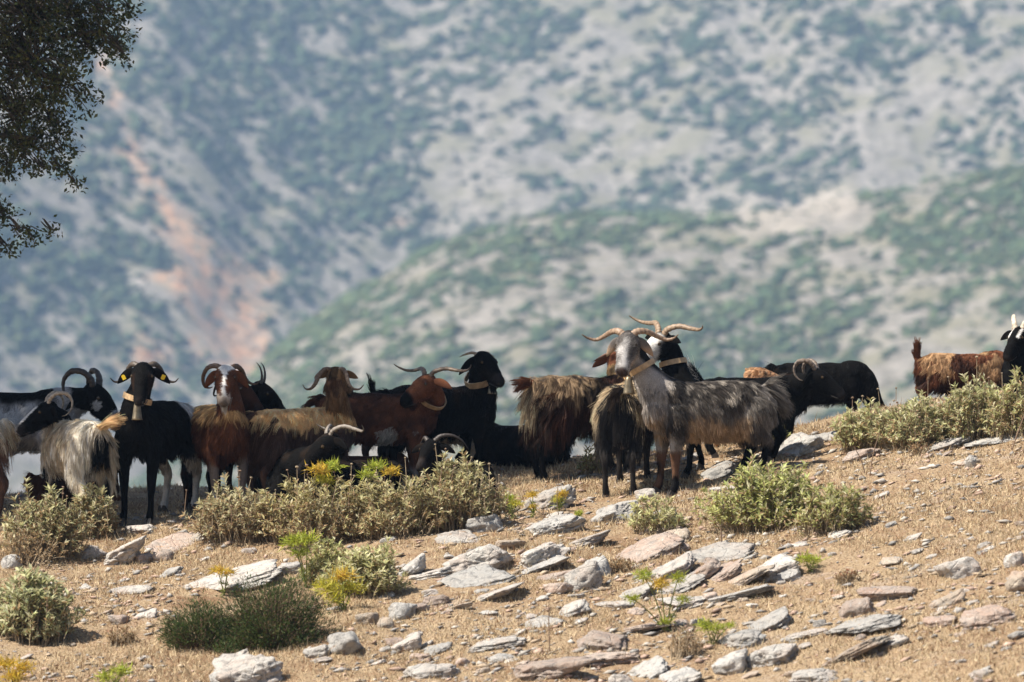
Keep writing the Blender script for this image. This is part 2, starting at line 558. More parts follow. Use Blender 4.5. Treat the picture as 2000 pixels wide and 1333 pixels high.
# ---- the hazy air of the valley
hz = [(-700, -40, -125), (700, -40, -125), (700, 2100, -125), (-700, 2100, -125), (-700, -40, 262), (700, -40, 262), (700, 2100, 262), (-700, 2100, 262)]
me = make_mesh('haze', hz, [(0, 3, 2, 1), (4, 5, 6, 7), (0, 1, 5, 4), (1, 2, 6, 5), (2, 3, 7, 6), (3, 0, 4, 7)])
hm = bpy.data.materials.new('valley_haze'); hm.use_nodes = True
t = hm.node_tree
t.nodes.remove(t.nodes['Principled BSDF'])
pv = t.nodes.new('ShaderNodeVolumePrincipled')
pv.inputs['Color'].default_value = (.46, .68, 1.0, 1)
pv.inputs['Density'].default_value = .00025
pv.inputs['Anisotropy'].default_value = .0
L(t, pv.outputs[0], t.nodes['Material Output'].inputs['Volume'])
tag(obj('haze', me, hm), kind='stuff', label='thin blue haze filling the air of the valley')

# ================================================================== GOATS
TX = np.array([-.47, -.44, -.37, -.25, -.10, .06, .20, .31, .39, .42])
TZ = np.array([.605, .595, .57, .548, .535, .535, .545, .555, .57, .575])
TH = np.array([.03, .10, .155, .178, .188, .183, .175, .15, .10, .04])
TW = np.array([.03, .085, .125, .145, .162, .155, .135, .11, .075, .03])
# leg joints: x, y, z, radius sideways, radius fore-aft
FRONT = [(.23, .085, .56, .055, .10), (.235, .105, .44, .052, .075), (.245, .105, .345, .038, .048), (.25, .10, .245, .031, .034), (.25, .10, .165, .021, .023), (.25, .10, .09, .021, .023), (.262, .10, .055, .025, .028), (.275, .10, .02, .024, .03)]
HIND = [(-.33, .07, .60, .075, .12), (-.30, .10, .48, .07, .115), (-.305, .115, .39, .055, .085), (-.37, .11, .31, .035, .048), (-.425, .10, .25, .027, .037), (-.405, .10, .165, .021, .025), (-.395, .10, .09, .021, .024), (-.38, .10, .055, .025, .028), (-.365, .10, .02, .024, .03)]
HS = np.array([-.045, -.03, .0, .045, .09, .13, .17, .21, .245, .265, .275])     # along the head
HWd = np.array([.02, .05, .064, .066, .060, .050, .041, .036, .034, .026, .012])
HHt = np.array([.02, .052, .066, .076, .073, .064, .053, .045, .040, .028, .012])
HOF = np.array([.0, .004, .004, -.004, -.010, -.014, -.019, -.026, -.034, -.038, -.04])

HORNS = {
    'side': [(.025, .05, .0), (.045, .07, .03), (.095, .065, .075), (.16, .03, .10), (.225, .015, .105), (.275, .035, .10), (.305, .065, .09)],
    'low': [(.028, .045, .0), (.06, .058, .02), (.11, .035, .05), (.17, -.015, .07), (.225, -.045, .075), (.275, -.03, .07), (.31, .005, .06)],
    'wide': [(.025, .05, .0), (.05, .075, .03), (.115, .08, .07), (.20, .06, .09), (.28, .06, .09), (.335, .085, .08), (.36, .11, .07)],
    'curl': [(.025, .05, .0), (.045, .085, .035), (.075, .095, .095), (.105, .06, .145), (.125, .0, .15), (.135, -.05, .115), (.14, -.07, .065), (.145, -.065, .03)],
    'down': [(.03, .04, .01), (.065, .035, .04), (.095, -.01, .06), (.115, -.065, .06), (.145, -.095, .05), (.185, -.095, .04), (.21, -.065, .035)],
    'hook': [(.03, .04, .01), (.07, .045, .03), (.12, .015, .05), (.15, -.05, .055), (.145, -.11, .045), (.115, -.125, .04), (.09, -.115, .035)],
    'up': [(.025, .055, .0), (.035, .12, .03), (.045, .17, .08), (.055, .19, .13)],
    'short': [(.03, .035, .01), (.06, .035, .04), (.10, .012, .06), (.135, -.005, .06)],
}

def pal(*c): return np.array(c, float)
BLACK, BROWNBLACK = pal(.0055, .005, .0048), pal(.024, .015, .010)
RED, DKRED = pal(.125, .050, .026), pal(.062, .026, .016)
CREAM, BLOND, TAN, WHITE = pal(.55, .43, .28), pal(.40, .26, .125), pal(.33, .20, .105), pal(.60, .57, .53)
GREY, DKGREY = pal(.20, .18, .165), pal(.055, .048, .043)

def lerp(a, b, w):
    w = np.asarray(w)[:, None]
    return a * (1 - w) + b * w

def goat(label, px, py, yaw, s, head, f, coat, horns='curl', hcol=(.17, .12, .08), hr=.023, hair=5000, hl=.05, top=None, Y=None,
         lying=False, feet=(0, 0, 0, 0), tail=(-.6, 0, -.35), tailhair=.07, hsc=1.0, nl=.5, ci=9, nose=.75, hh=.020, nk=1.0, ear=(-.15, .9, -.25), earl=.14, collar=False, bell=False,
         tags=(), beard=0, beardcol=None, group='goats of the herd', roll=0.0, name='goat', udder=False, fine=.0138, shag=1.0, extra=None, fat=1.0, clump=.55, horn_pts=None):
    yaw = R(yaw)
    cy, sy = math.cos(yaw), math.sin(yaw)
    if Y is None:
        g = gp(px, py)
    else:
        a, _ = ray(px, 0)
        g = np.array([a * Y, Y, float(G(a * Y, Y))])
        if top is not None:                       # the height of the back is what the photo shows
            hgt = (.735 - (.40 if lying else 0)) * s
            g[2] = at(px, top, Y)[2] - hgt
    def loc(P):                                    # world -> goat
        d = (np.asarray(P, float) - g) / s
        return np.stack([d[..., 0] * cy + d[..., 1] * sy, -d[..., 0] * sy + d[..., 1] * cy, d[..., 2]], -1)
    def locd(D):
        D = np.asarray(D, float)
        return np.array([D[0] * cy + D[1] * sy, -D[0] * sy + D[1] * cy, D[2]])
    rg = np.random.default_rng(int(abs(px) * 7 + abs(py)) + len(label))
    drop = .40 if lying else 0.0
    parts, samp = [], []                           # samp: x,y,z,radius,part,t,v-axis z,half height
    # trunk
    k = np.linspace(0, len(TX) - 1, 34)
    ii = np.arange(len(TX))
    tx, tz, th, tw = (np.interp(k, ii, q) for q in (TX, TZ, TH, TW))
    tz = tz - drop; tw = tw * fat * (1.12 if lying else 1); th = th * (.96 if lying else 1)
    parts.append(sweep(np.stack([tx, 0 * tx, tz], -1), tw, th, n=20))
    for a in range(0, 34, 2): samp.append((tx[a], 0, tz[a], max(th[a], .06), 0, a / 33))
    # head
    H = loc(at(head[0], head[1], g[1] + head[2]))
    fw = unit(locd(f))
    upl = np.array([0, 0, 1.0]); sd_ = unit(np.cross(fw, upl)); uw = unit(np.cross(sd_, fw))      # sd_ is the goat's right
    if roll:
        c_, s_ = math.cos(R(roll)), math.sin(R(roll))
        uw, sd_ = uw * c_ + sd_ * s_, sd_ * c_ - uw * s_
    HK = 1.12
    hp = H - uw * .06
    fw, uw, sd_ = fw * HK, uw * HK, sd_ * HK
    hc = hp[None] + fw[None] * HS[:, None] + uw[None] * HOF[:, None]
    kk = np.linspace(0, len(HS) - 1, 26); jj = np.arange(len(HS))
    hcs = np.stack([np.interp(kk, jj, hc[:, q]) for q in range(3)], -1)
    hw_, hh_ = np.interp(kk, jj, HWd) * HK * 1.04, np.interp(kk, jj, HHt) * HK
    parts.append(sweep(hcs, hw_, hh_, up=uw, n=16))
    # jaw
    jw = hp[None] + fw[None] * np.array([.03, .08, .14, .20, .235])[:, None] + uw[None] * np.array([-.045, -.062, -.058, -.056, -.055])[:, None]
    parts.append(sweep(jw, [.034, .040, .032, .027, .016], [.034, .034, .027, .022, .013], up=uw, n=10))
    for sgn in (-1, 1):                            # brow
        bp = hp + fw * .075 + uw * .035 + sd_ * sgn * .046
        parts.append(sweep(np.array([bp - fw * .025, bp, bp + fw * .03]), [.006, .021, .006], [.006, .019, .006], up=uw, n=8))
    for a in range(0, 26, 2): samp.append((*hcs[a], max(hw_[a], .03), 2, HS[0] + (HS[-1] - HS[0]) * a / 25))
    # neck
    b0 = np.array([.24, 0, .585 - drop]); b1 = np.array([.36, 0, .66 - drop])
    e1 = hp - fw * .0 - uw * .02; e0 = e1 - fw * .07 - uw * .10
    if head[1] > (py or 0) - 140 and not lying and Y is None: e0 = e1 - fw * .10
    ts = np.linspace(0, 1, 16)[:, None]
    c1 = b0 + (b1 - b0) * 1.35; c2 = e0
    npth = (1 - ts) ** 3 * b0 + 3 * (1 - ts) ** 2 * ts * c1 + 3 * (1 - ts) * ts ** 2 * c2 + ts ** 3 * e1
    nr = np.interp(ts[:, 0], [0, .3, .6, .85, 1], [.125, .095, .072, .063, .056])
    nh = np.interp(ts[:, 0], [0, .3, .6, .85, 1], [.16, .122, .09, .075, .062])
    nk_ = 1 + (nk - 1) * sstep(.1, .5, ts[:, 0]); nr, nh = nr * nk_, nh * nk_
    parts.append(sweep(npth, nr, nh, up=(-.4, 0, 1), n=16))
    for a in range(0, 15): samp.append((*npth[a], nr[a], 1, a / 15))
    # legs
    legs = []
    if not lying:
        for q, (J, sg) in enumerate(((FRONT, 1), (FRONT, -1), (HIND, 1), (HIND, -1))):
            J = np.array(J, float).copy(); J[:, 1] *= sg * fat ** .5
            zt = (J[0, 2] - J[:, 2]) / (J[0, 2] - J[-1, 2])
            J[:, 0] += feet[q] * zt ** 1.3
            wx = g[0] + s * (J[-1, 0] * cy - J[-1, 1] * sy); wy = g[1] + s * (J[-1, 0] * sy + J[-1, 1] * cy)
            dz = (float(G(wx, wy)) - g[2]) / s
            dz = max(min(dz, .25), -.30)
            J[:, 2] += dz * zt
            path = catmull(J[:, :3], 4)
            rw = np.interp(np.linspace(0, 1, len(path)), np.linspace(0, 1, len(J)), J[:, 3]); rh = np.interp(np.linspace(0, 1, len(path)), np.linspace(0, 1, len(J)), J[:, 4])
            parts.append(sweep(path, rw * 1.04, rh * 1.04, up=(1, 0, .12), n=10))
            for a in range(0, len(path), 2): samp.append((*path[a], max(rw[a], .03), 3 + q // 2, a / len(path)))
            legs.append(path[-1])
    else:
        for sg in (1, -1):
            fl = catmull([(.24, .11 * sg, .16), (.34, .13 * sg, .07), (.42, .13 * sg, .05), (.34, .15 * sg, .03), (.24, .14 * sg, .025)], 4)
            parts.append(sweep(fl, np.linspace(.06, .025, len(fl)), np.linspace(.07, .025, len(fl)), n=10))
            hl_ = catmull([(-.30, .11 * sg, .18), (-.20, .17 * sg, .12), (-.30, .18 * sg, .06), (-.38, .17 * sg, .04), (-.26, .19 * sg, .025)], 4)
            parts.append(sweep(hl_, np.linspace(.09, .025, len(hl_)), np.linspace(.11, .025, len(hl_)), n=10))
            for a in range(0, len(fl), 3): samp.append((*fl[a], .04, 3, a / len(fl)))
            for a in range(0, len(hl_), 3): samp.append((*hl_[a], .05, 4, a / len(hl_)))
    # tail stump
    td = unit(np.array(tail)); tb = np.array([-.455, 0, .665 - drop])
    tp = tb[None] + td[None] * np.linspace(-.05, .12, 6)[:, None] + np.array([0, 0, 1.])[None] * (np.linspace(0, 1, 6)[:, None] ** 2) * .02
    parts.append(sweep(tp, [.03, .034, .03, .026, .02, .01], [.03, .03, .026, .022, .018, .01], up=(0, 1, 0), n=8))
    for a in range(1, 6): samp.append((*tp[a], .035, 5, a / 5))
    if udder:
        ud = np.array([[-.25, 0, .42], [-.27, 0, .35], [-.275, 0, .29], [-.275, 0, .26]])
        parts.append(sweep(ud, [.08, .085, .07, .02], [.08, .09, .07, .02], up=(1, 0, 0), n=12))
        for u_ in ud: samp.append((*u_, .07, 6, 0))
    # ---- one continuous skin
    Vp, Fp = joinVF(parts)
    me = make_mesh('tmp', Vp, Fp)
    tmp = obj('tmp', me)
    rm = tmp.modifiers.new('r', 'REMESH'); rm.mode = 'VOXEL'; rm.voxel_size = fine
    sm = tmp.modifiers.new('s', 'SMOOTH'); sm.factor = .5; sm.iterations = 3
    dg = bpy.context.evaluated_depsgraph_get()
    body = bpy.data.meshes.new_from_object(tmp.evaluated_get(dg))
    bpy.data.objects.remove(tmp)
    n = len(body.vertices)
    P = np.empty(n * 3, np.float32); body.vertices.foreach_get('co', P); P = P.reshape(-1, 3).astype(float)
    Nv = np.empty(n * 3, np.float32); body.vertices.foreach_get('normal', Nv); Nv = Nv.reshape(-1, 3)
    P = P + Nv * ((fbm3(P * 8 + px * .1, 2) - .5) * .030 * sstep(.25, .45, P[:, 2] + drop) * (np.linalg.norm(P - hp, axis=1) > .2))[:, None]
    body.vertices.foreach_set('co', P.astype(np.float32).ravel())
    S = np.array(samp)
    D2 = ((P[:, None, :] - S[None, :, :3]) ** 2).sum(-1) / S[None, :, 3] ** 2
    best = D2.argmin(1)
    part, tt = S[best, 4].astype(int), S[best, 5]
    C = {}
    def colour(P, part, tt):
        zc = np.interp(P[:, 0], TX, TZ) - drop; hh = np.interp(P[:, 0], TX, TH)
        v = (P[:, 2] - zc) / np.maximum(hh, .08)
        rel = P - hp
        hs, hu, hlat = rel @ fw / HK ** 2, rel @ uw / HK ** 2, rel @ sd_ / HK ** 2
        nz = fbm3(P * 7 + px * .01, 3) - .5
        fz = fbm3(P * 22 + px * .013, 2) - .5
        q = dict(P=P, part=part, t=tt, v=v, x=P[:, 0], z=P[:, 2], y=P[:, 1], hs=hs, hu=hu, hl=np.abs(hlat), hside=hlat, n=nz, f=fz, N=len(P))
        c = coat(q)
        c = lerp(c, pal(.03, .025, .024), (part == 2) * sstep(.225, .262, hs + .2 * nz) * nose)
        if not lying:
            c = lerp(c, pal(.03, .026, .022), ((part == 3) | (part == 4)) * (1 - sstep(.93, .97, 1 - (tt > .93))) * 0)
        return np.clip(c * (1 + .5 * fz[:, None] + .25 * nz[:, None]), .0015, .9)
    bc = colour(P, part, tt)
    set_col(body, bc)
    body.polygons.foreach_set('use_smooth', np.ones(len(body.polygons), bool))
    root = bpy.data.objects.new(name, None)
    COL.objects.link(root)
    root.location, root.rotation_euler, root.scale = g, (0, 0, yaw), (s, s, s)
    root.empty_display_size = .1
    tag(root, label, 'goat', group)
    bo = obj('body', body, M['skin'], root)
    # ---- ears, each a folded leaf of skin
    for sg in (-1, 1):
        eb = hp + fw * .005 + uw * .022 + sd_ * sg * .052
        ed = unit(-fw * ear[0] * -1 + sd_ * sg * ear[1] + uw * ear[2])
        m_ = 9; u = np.linspace(0, 1, m_)
        ax = eb[None] + ed[None] * (u * earl)[:, None] - np.array([0, 0, 1.])[None] * (u ** 2 * earl * .28)[:, None]
        wd = .034 * np.sin(np.clip(u * .93 + .07, 0, 1) * np.pi) ** .6 * (1 - .25 * u)
        Ve, Fe = sweep(ax, np.maximum(wd, .003), np.full(m_, .007) * (1 - .5 * u), up=unit(uw * .6 + fw * .75), n=10)
        pe = np.full(len(Ve), 2)
        eo = obj('ear', make_mesh('ear', Ve, Fe, colour(Ve, pe, np.zeros(len(Ve))), smooth=True), M['skin'], root)
        if ('r' if sg == 1 else 'l') in tags:
            tp_ = ax[5]; fr = unit(uw * .45 + fw * .85)
            s2 = ed
            u2 = np.cross(fr, s2); q0 = tp_ + fr * .012
            w_, h_ = .013, .017
            qq = [q0 + s2 * a * w_ + u2 * b * h_ for a, b in ((-1, -.6), (-.5, -1), (.5, -1), (1, -.6), (1, 1), (-1, 1))]
            qq += [v_ - fr * .004 for v_ in qq]
            obj('ear_tag', make_mesh('ear_tag', qq, [(0, 1, 2, 3, 4, 5), (11, 10, 9, 8, 7, 6)] + [(i_, i_ + 6, (i_ + 1) % 6 + 6, (i_ + 1) % 6) for i_ in range(6)]), M['plate'], eo)
    # ---- eyes
    for sg in (-1, 1):
        ep = hp + fw * .082 + uw * .028 + sd_ * sg * .0545
        bm = bmesh.new(); bmesh.ops.create_uvsphere(bm, u_segments=10, v_segments=7, radius=.0135)
        em = bpy.data.meshes.new('eye'); bm.to_mesh(em); bm.free()
        obj('eye', em, M['eye'], root, ep)
    for sg in (-1, 1):
        np_ = hp + fw * .262 - uw * .030 + sd_ * sg * .017
        vN, fN = sweep(np.array([np_ - fw * .012 + sd_ * sg * .006, np_, np_ + fw * .008 - uw * .008]), [.003, .006, .003], [.003, .005, .003], up=uw, n=6)
        obj('nostril', make_mesh('nostril', vN, fN), M['eye'], root)
    mt = np.array([hp + fw * a_ - uw * b_ + sd_ * c_ for a_, b_, c_ in ((.19, .066, .036), (.225, .064, .031), (.255, .060, .017), (.262, .058, 0), (.255, .060, -.017), (.225, .064, -.031), (.19, .066, -.036))])
    vN, fN = sweep(catmull(mt, 3), np.full(19, .0032), np.full(19, .0028), up=uw, n=5)
    obj('mouth', make_mesh('mouth', vN, fN), M['hoof'], root)
    # ---- horns with growth rings
    if horns:
        for sg in (-1, 1):
            hp_ = np.array((horn_pts or {}).get(sg, HORNS[horns] if isinstance(horns, str) else horns), float)
            cv = catmull(np.vstack([hp_[:1], hp_[:1] + (hp_[1:] - hp_[:1]) * hsc]), 14)
            pts = hp[None] + sd_[None] * (cv[:, :1] * sg) + uw[None] * cv[:, 1:2] - fw[None] * cv[:, 2:3]
            u = np.linspace(0, 1, len(pts))
            rr = hr * .88 * (1 - u ** 1.25 * .86) * (1 + .13 * np.abs(np.sin(u * 42)) * (u < .8))
            Vh, Fh = sweep(pts, rr * 1.0, rr * .72, up=fw * .6 + uw * .8, n=10)
            ch = np.array(hcol)[None] * (1 - .45 * np.repeat(u, 10)[:, None] ** 2) * (.85 + .3 * np.abs(np.sin(np.repeat(u, 10) * 42)))[:, None]
            obj('horn', make_mesh('horn', Vh, Fh, ch, smooth=True), M['horn'], root)
    # ---- hooves
    for p_ in legs:
        qs = []
        for sg in (-1, 1):
            o_ = np.array([.004, .0135 * sg, 0]); z0 = p_[2] - .022
            pr = [(-.022, .026), (.016, .05), (.038, .0), (-.026, 0)]
            w_ = .0125
            vv = [np.array([p_[0] + a, p_[1] + o_[1] + e * w_ * (1 if b < .02 else .75), z0 + b]) for e in (-1, 1) for a, b in pr]
            qs.append((np.array(vv), [(0, 1, 2, 3), (7, 6, 5, 4), (0, 4, 5, 1), (1, 5, 6, 2), (2, 6, 7, 3), (3, 7, 4, 0)]))
        vh, fh = joinVF(qs)
        obj('hoof', make_mesh('hoof', vh, fh), M['hoof'], root)
    # ---- collar and bell
    if collar:
        cpt = npth[ci]; tn = unit(npth[ci + 1] - npth[ci - 1])
        up_ = unit(np.array([-.4, 0, 1.0])); s_ = unit(np.cross(tn, up_)); u_ = np.cross(s_, tn)
        dn = unit(np.array([0, 0, -1.0]) - tn * (-tn[2])) if abs(tn[2]) < .97 else unit(np.array([1.0, 0, 0]) - tn * tn[0])
        if tn[2] > .5: dn = unit(np.array([.8, 0, -.6]) - tn * (np.array([.8, 0, -.6]) @ tn))
        an = np.linspace(0, 2 * np.pi, 28, endpoint=False)
        rel = P - cpt; ax_ = rel @ tn
        near = (np.abs(ax_) < .02) & (np.linalg.norm(rel, axis=1) < .17)
        ang = np.arctan2(rel[near] @ u_, rel[near] @ s_) % (2 * np.pi); rad_ = np.hypot(rel[near] @ u_, rel[near] @ s_)
        fit = np.array([max([*rad_[np.abs((ang - t_ + np.pi) % (2 * np.pi) - np.pi) < .25], .03]) for t_ in an])
        fit = np.minimum(fit, np.minimum(np.median(fit) * 1.2, nh[ci] * 1.12 + .008))
        fit = (fit + np.roll(fit, 1) + np.roll(fit, -1)) / 3 + .006
        ring = cpt[None] + (s_[None] * np.cos(an)[:, None] + u_[None] * np.sin(an)[:, None]) * fit[:, None]
        Vc = []; Fc = []
        wd_ = collar if not isinstance(collar, bool) else .017
        for a_, (r_, o_) in enumerate(((1, -1), (1.07, -1), (1.07, 1), (1, 1))):
            Vc.append((ring - cpt) * r_ + cpt + tn[None] * o_ * wd_)
        Vc = np.vstack(Vc)
        for a_ in range(4):
            for b_ in range(28):
                Fc.append((a_ * 28 + b_, a_ * 28 + (b_ + 1) % 28, ((a_ + 1) % 4) * 28 + (b_ + 1) % 28, ((a_ + 1) % 4) * 28 + b_))
        co = obj('collar', make_mesh('collar', Vc, Fc), M['collar'], root)
        if bell:
            # hang the bell from the lowest point at the throat
            bpnt = ring[(ring @ (dn - np.array([0, 0, .6]))).argmax()] + dn * .012
            prof = [(.0, .012), (.010, .012), (.016, .0), (.020, -.012), (.024, -.04), (.030, -.078), (.034, -.088), (.031, -.088), (.027, -.07), (.018, -.02), (.0, -.014)]
            m_ = 16; an = np.linspace(0, 2 * np.pi, m_, endpoint=False)
            k_ = bell if not isinstance(bell, bool) else 1.0
            Vb = np.vstack([np.stack([r_ * np.cos(an) * 1.1, r_ * np.sin(an) * .85, np.full(m_, z_ - .02)], -1) for r_, z_ in prof]) * k_
            Fb = [(i_ * m_ + j_, i_ * m_ + (j_ + 1) % m_, (i_ + 1) * m_ + (j_ + 1) % m_, (i_ + 1) * m_ + j_) for i_ in range(len(prof) - 1) for j_ in range(m_)]
            bo_ = obj('bell', make_mesh('bell', Vb, Fb, smooth=True), M['bell'], co, bpnt + np.array([0, 0, .0]))
            vl, fl = sweep([(0, 0, -.04), (0, 0, -.11)], [.004, .008], [.004, .008], up=(1, 0, 0), n=8)
            obj('clapper', make_mesh('clapper', vl * k_, fl), M['hoof'], co, bpnt)
            vl, fl = sweep([(0, 0, .012), (0, 0, -.025)], [.006, .006], [.006, .006], up=(1, 0, 0), n=8)
            obj('bell_loop', make_mesh('bell_loop', vl * k_, fl), M['hoof'], co, bpnt)
    # ---- the hair
    body.calc_loop_triangles()
    nt_ = len(body.loop_triangles)
    tri = np.empty(nt_ * 3, np.int32); body.loop_triangles.foreach_get('vertices', tri); tri = tri.reshape(-1, 3)
    A, B_, C_ = P[tri[:, 0]], P[tri[:, 1]], P[tri[:, 2]]
    cr = np.cross(B_ - A, C_ - A); ar = np.linalg.norm(cr, axis=1)
    tp_part = part[tri[:, 0]]
    wgt = np.array([1.0, 1.0, 3.6, .7, .8, 3.5, .2])[tp_part]
    pr = ar * wgt; pr /= pr.sum()
    idx = rg.choice(nt_, hair, p=pr)
    r1, r2 = np.sqrt(rg.random(hair)), rg.random(hair)
    bar = np.stack([1 - r1, r1 * (1 - r2), r1 * r2], -1)
    root_p = A[idx] * bar[:, :1] + B_[idx] * bar[:, 1:2] + C_[idx] * bar[:, 2:]
    Nn = unit(cr[idx]); rp = part[tri[idx, 0]]; rt = tt[tri[idx, 0]]
    cc = colour(root_p, rp, rt)
    vv = (root_p[:, 2] - (np.interp(root_p[:, 0], TX, TZ) - drop)) / np.maximum(np.interp(root_p[:, 0], TX, TH), .08)
    ln = np.full(hair, hl)
    ln = np.where(rp == 0, hl * (1 + .35 * shag * sstep(-.2, -1, vv)) * (1 + .5 * shag * sstep(-.25, -.40, root_p[:, 0])), ln)
    ln = np.where(rp == 1, hl * (nl + (1 - nl) * sstep(.35, .0, rt)), ln)
    ln = np.where(rp == 2, hh, ln)
    ln = np.where(rp == 3, np.where(rt < .3, hl * .7, .016), ln)
    ln = np.where(rp == 4, np.where(rt < .42, hl * (.95 + .35 * shag), np.where(rt < .55, .03, .016)), ln)
    ln = np.where(rp == 5, tailhair, ln)
    ln = np.where(rp == 6, .006, ln)
    ln = ln * rg.uniform(.55, 1.25, hair)
    fwdv = np.array([1.0, 0, 0])
    down = np.array([0, 0, -1.0])
    flow = np.where((rp == 0)[:, None], down * 1.0 - fwdv * .55 + np.stack([0 * root_p[:, 0], np.sign(root_p[:, 1]) * np.clip(vv, 0, 1) * .6, 0 * root_p[:, 0]], -1), 0.0)
    nd = unit(npth[-1] - npth[0])
    flow = np.where((rp == 1)[:, None], -nd * 1.0 + down * .6, flow)
    flow = np.where((rp == 2)[:, None], -fw * .8 + down * .25, flow)
    flow = np.where(((rp == 3) | (rp == 4))[:, None], down * 1.0 - fwdv * .3, flow)
    flow = np.where((rp == 5)[:, None], td * 1.2 + Nn * .25, flow)
    flow = np.where((rp == 6)[:, None], down, flow)
    flow = flow + (np.stack([n3(root_p * 9 + 5 * q_) for q_ in range(3)], -1) - .5) * 1.1 * shag
    flow = flow - Nn * (flow * Nn).sum(-1, keepdims=True) * .85
    lift = np.where((rp == 0) | (rp == 1), .32, .28)
    lift = np.where(rp == 2, .22, lift)
    d = unit(unit(flow) + Nn * lift[:, None] + rg.normal(0, .12, (hair, 3)))
    K = 5
    pts = np.empty((hair, K, 3)); pts[:, 0] = root_p - Nn * .002
    grav = np.where(rp == 5, .05, .30)[:, None]
    for j in range(1, K):
        pts[:, j] = pts[:, j - 1] + d * (ln / (K - 1))[:, None]
        d = d + down * grav + rg.normal(0, .05, (hair, 3))
        dn_ = (d * Nn).sum(-1, keepdims=True)
        d = unit(d + Nn * np.clip(.06 - dn_, 0, None))
    # locks: strands lean to the lock they belong to
    nc = max(20, hair // 22)
    kd = kdtree.KDTree(nc)
    for i_ in range(nc): kd.insert(root_p[i_], i_)
    kd.balance()
    own = np.array([kd.find(p_)[1] for p_ in root_p])
    lock = pts[own]; w_ = (np.linspace(0, 1, K) ** 1.2)[None, :, None] * clump * (ln > .025)[:, None, None]
    same = (rp == rp[own])[:, None, None]
    pts = np.where(same, pts * (1 - w_) + lock * w_, pts)
    tone = (1 + .6 * (rg.random(nc)[own] - .5) + .45 * (rg.random(hair) - .5) + 1.2 * (rg.random(hair) < .07))[:, None]
    cc = cc * tone
    rad = np.where(ln > .03, .00125, .001) * (1 + .25 * rg.random(hair))
    ex = []
    if beard:
        nb = 260
        bpos = hp + fw * rg.uniform(.14, .225, nb)[:, None] - uw * .07 + sd_ * rg.normal(0, .012, nb)[:, None]
        bl = beard * rg.uniform(.6, 1.1, nb)
        st = np.linspace(0, 1, K)[None, :, None]
        tipc = (hp + fw * .17 - uw * .07)[None]
        bp_ = bpos[:, None] + down[None, None] * bl[:, None, None] * st + (tipc[:, None] - bpos[:, None]) * st * .6 + rg.normal(0, .006, (nb, 1, 3)) * st
        ex.append((bp_, np.tile(np.array(beardcol if beardcol is not None else CREAM), (nb, 1)) * rg.uniform(.7, 1.2, (nb, 1)), np.full(nb, .0014)))
    if extra is not None:
        ex += extra(dict(P=P, part=part, t=tt, body=body, rg=rg, K=K, td=td, tb=tb, hp=hp, fw=fw, uw=uw, sd=sd_, npth=npth, nr=nr, drop=drop))
    for e_ in ex:
        pts = np.concatenate([pts, e_[0]]); cc = np.concatenate([cc, e_[1]]); rad = np.concatenate([rad, e_[2]])
    nh_ = len(pts)
    hc_ = bpy.data.hair_curves.new('coat')
    hc_.add_curves([K] * nh_)
    hc_.attributes['position'].data.foreach_set('vector', pts.astype(np.float32).ravel())
    ra = hc_.attributes.get('radius') or hc_.attributes.new('radius', 'FLOAT', 'POINT')
    ra.data.foreach_set('value', (rad[:, None] * np.linspace(1, .3, K)[None]).astype(np.float32).ravel() * 1.0)
    ca = hc_.attributes.new('col', 'FLOAT_COLOR', 'CURVE')
    c4 = np.ones((nh_, 4), np.float32); c4[:, :3] = np.clip(cc, .002, .95)
    ca.data.foreach_set('color', c4.ravel())
    obj('coat', hc_, M['hair'], root)
    return root

def fill(q, c): return np.tile(np.asarray(c, float), (q['N'], 1))

